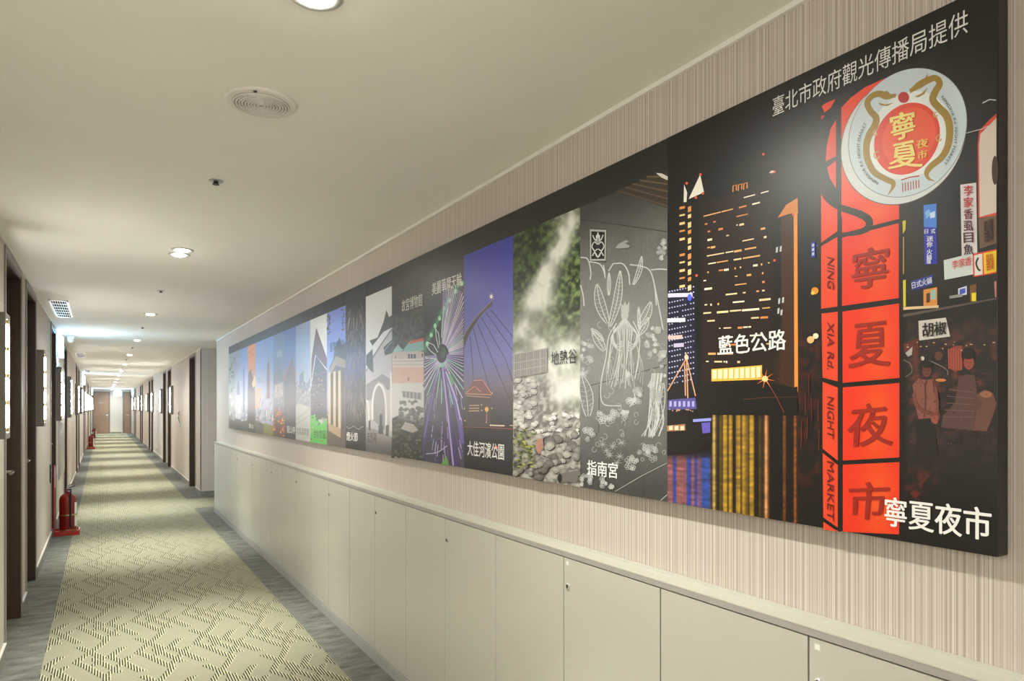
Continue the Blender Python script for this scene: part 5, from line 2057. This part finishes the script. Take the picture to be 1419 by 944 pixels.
def d14(cv, P):
    pp(cv, P, [(0, .52), (.4, .60), (.5, .7), (.6, .6), (1, .5), (1, .4), (0, .42)], (92, 96, 126))
    pp(cv, P, [(.1, .34), (.9, .36), (.9, .48), (.1, .46)], (170, 164, 174))
    for k in range(22):
        q = P(rs.uniform(.05, .95), rs.uniform(.24, .46))
        cv.ell(q[0], q[1], .7, 1.6, rs.choice([(226, 220, 214), (120, 116, 130), (190, 170, 150)]), 0, 7, up=False)
    cv.up()
    pp(cv, P, [(0, 0), (1, 0), (1, .22), (.6, .2), (.3, .26), (0, .2)], (90, 46, 24))
    for k in range(40):
        q = P(rs.uniform(0, 1), rs.uniform(.01, .24))
        cv.ell(q[0], q[1], rs.uniform(.6, 1.6), rs.uniform(1, 3), rs.choice([(240, 130, 30), (250, 180, 60), (200, 70, 24), (120, 40, 20)]), 0, 7, up=False)
    cv.up()


simple_panel(13, 'printed photo of a grey temple roof with orange fire glow below', (88, 108, 168), (120, 124, 150), d14, texts=[('保安', .35, .8, .70, .76, (190, 194, 210))])


def d15(cv, P):
    pp(cv, P, [(.3, .34), (.36, .66), (.48, .70), (.6, .66), (.64, .34)], (106, 84, 110))
    cv.line([P(.48, .70), P(.48, .76)], .8, (120, 100, 120))
    for k in range(20):
        q = P(rs.uniform(.05, .95), rs.uniform(.12, .38))
        cv.poly([(q[0] - .6, q[1] - 3), (q[0] + .6, q[1] - 3), (q[0] + .6, q[1] + 3), (q[0] - .6, q[1] + 3)], rs.choice([(204, 206, 214), (130, 134, 150), (230, 228, 228)]), up=False)
    cv.up()
    pp(cv, P, [(0, 0), (1, 0), (1, .09), (0, .11)], (136, 130, 60))


simple_panel(14, 'printed photo of a slim tower on blue sky above a yellow-green field', (104, 136, 214), (176, 186, 214), d15)


def d16(cv, P):
    pp(cv, P, [(.05, .24), (.05, .44), (.55, .46), (.55, .26)], (214, 150, 90))
    for k in range(18):
        q = P(rs.uniform(.05, .95), rs.uniform(.1, .36))
        cv.poly([(q[0] - .5, q[1] - 3), (q[0] + .5, q[1] - 3), (q[0] + .5, q[1] + 3), (q[0] - .5, q[1] + 3)], rs.choice([(210, 200, 206), (120, 120, 140), (84, 80, 92)]), up=False)
    cv.up()
    pp(cv, P, [(0, 0), (1, 0), (1, .1), (0, .13)], (78, 78, 70))


simple_panel(15, 'printed photo of sunlit buildings on clear blue sky', (112, 144, 220), (182, 186, 210), d16, texts=[('圓山', .3, .85, .50, .55, (100, 108, 150))])


def d17(cv, P):
    pp(cv, P, [(0, .40), (.1, .62), (.4, .66), (.6, .60), (.9, .45), (1, .2), (0, .2)], (80, 62, 76))
    pp(cv, P, [(.55, .50), (.8, .56), (1, .6), (1, .48), (.75, .46)], (236, 190, 120))
    for k in range(3):
        cv.line([P(.15, .84 - .05 * k), P(.85, .86 - .05 * k)], 1.0, (190, 110, 70), up=False)
    cv.up()
    pp(cv, P, [(0, 0), (1, 0), (1, .22), (0, .25)], (44, 42, 44))


simple_panel(16, 'printed photo of an orange sunset sky over dark hills', (222, 140, 84), (130, 116, 150), d17, texts=[('象山', .15, .75, .04, .09, (230, 228, 226))])


def d18(cv, P):
    pp(cv, P, [(.25, .2), (.32, .66), (.42, .72), (.5, .66), (.58, .2)], (70, 92, 140))
    for k in range(12):
        q = P(rs.uniform(.05, .95), rs.uniform(.1, .36))
        cv.ell(q[0], q[1], .7, 2.6, rs.choice([(220, 218, 220), (170, 170, 180)]), 0, 7, up=False)
    cv.up()
    pp(cv, P, [(0, 0), (1, 0), (1, .12), (0, .1)], (64, 66, 62))


simple_panel(17, 'printed photo of a thin blue spire on a bright sky', (104, 140, 216), (176, 186, 216), d18)


def d19(cv, P):
    pp(cv, P, [(.3, .40), (.4, .52), (.55, .58), (.7, .52), (.8, .38)], (104, 112, 140))
    for k in range(6):
        pp(cv, P, [(.1 + .14 * k, .12 + .03 * (k % 3)), (.2 + .14 * k, .12), (.2 + .14 * k, .40), (.1 + .14 * k, .40)], (226, 224, 226), False)
    cv.up()
    pp(cv, P, [(0, 0), (1, 0), (1, .12), (0, .13)], (70, 72, 70))


simple_panel(18, 'printed photo of a white domed hall with pillars', (130, 150, 190), (182, 190, 210), d19)


def d20(cv, P):
    for k in range(46):
        q = P(rs.uniform(.05, .95), rs.uniform(.45, .86))
        cv.ell(q[0], q[1], 1.0, 1.8, rs.choice([(96, 112, 92), (130, 144, 128), (70, 84, 72), (160, 172, 168)]), 0, 7, up=False)
    cv.up()
    for k in range(6):
        q = P(rs.uniform(.1, .9), rs.uniform(.12, .4))
        cv.ell(q[0], q[1], 1.0, 3.5, (220, 220, 220), 0, 7, up=False)
    cv.up()
    pp(cv, P, [(0, 0), (1, 0), (1, .1), (0, .13)], (80, 82, 78))


simple_panel(19, 'printed photo of pale trees and a white waterfall at the far end', (140, 152, 164), (172, 178, 182), d20)
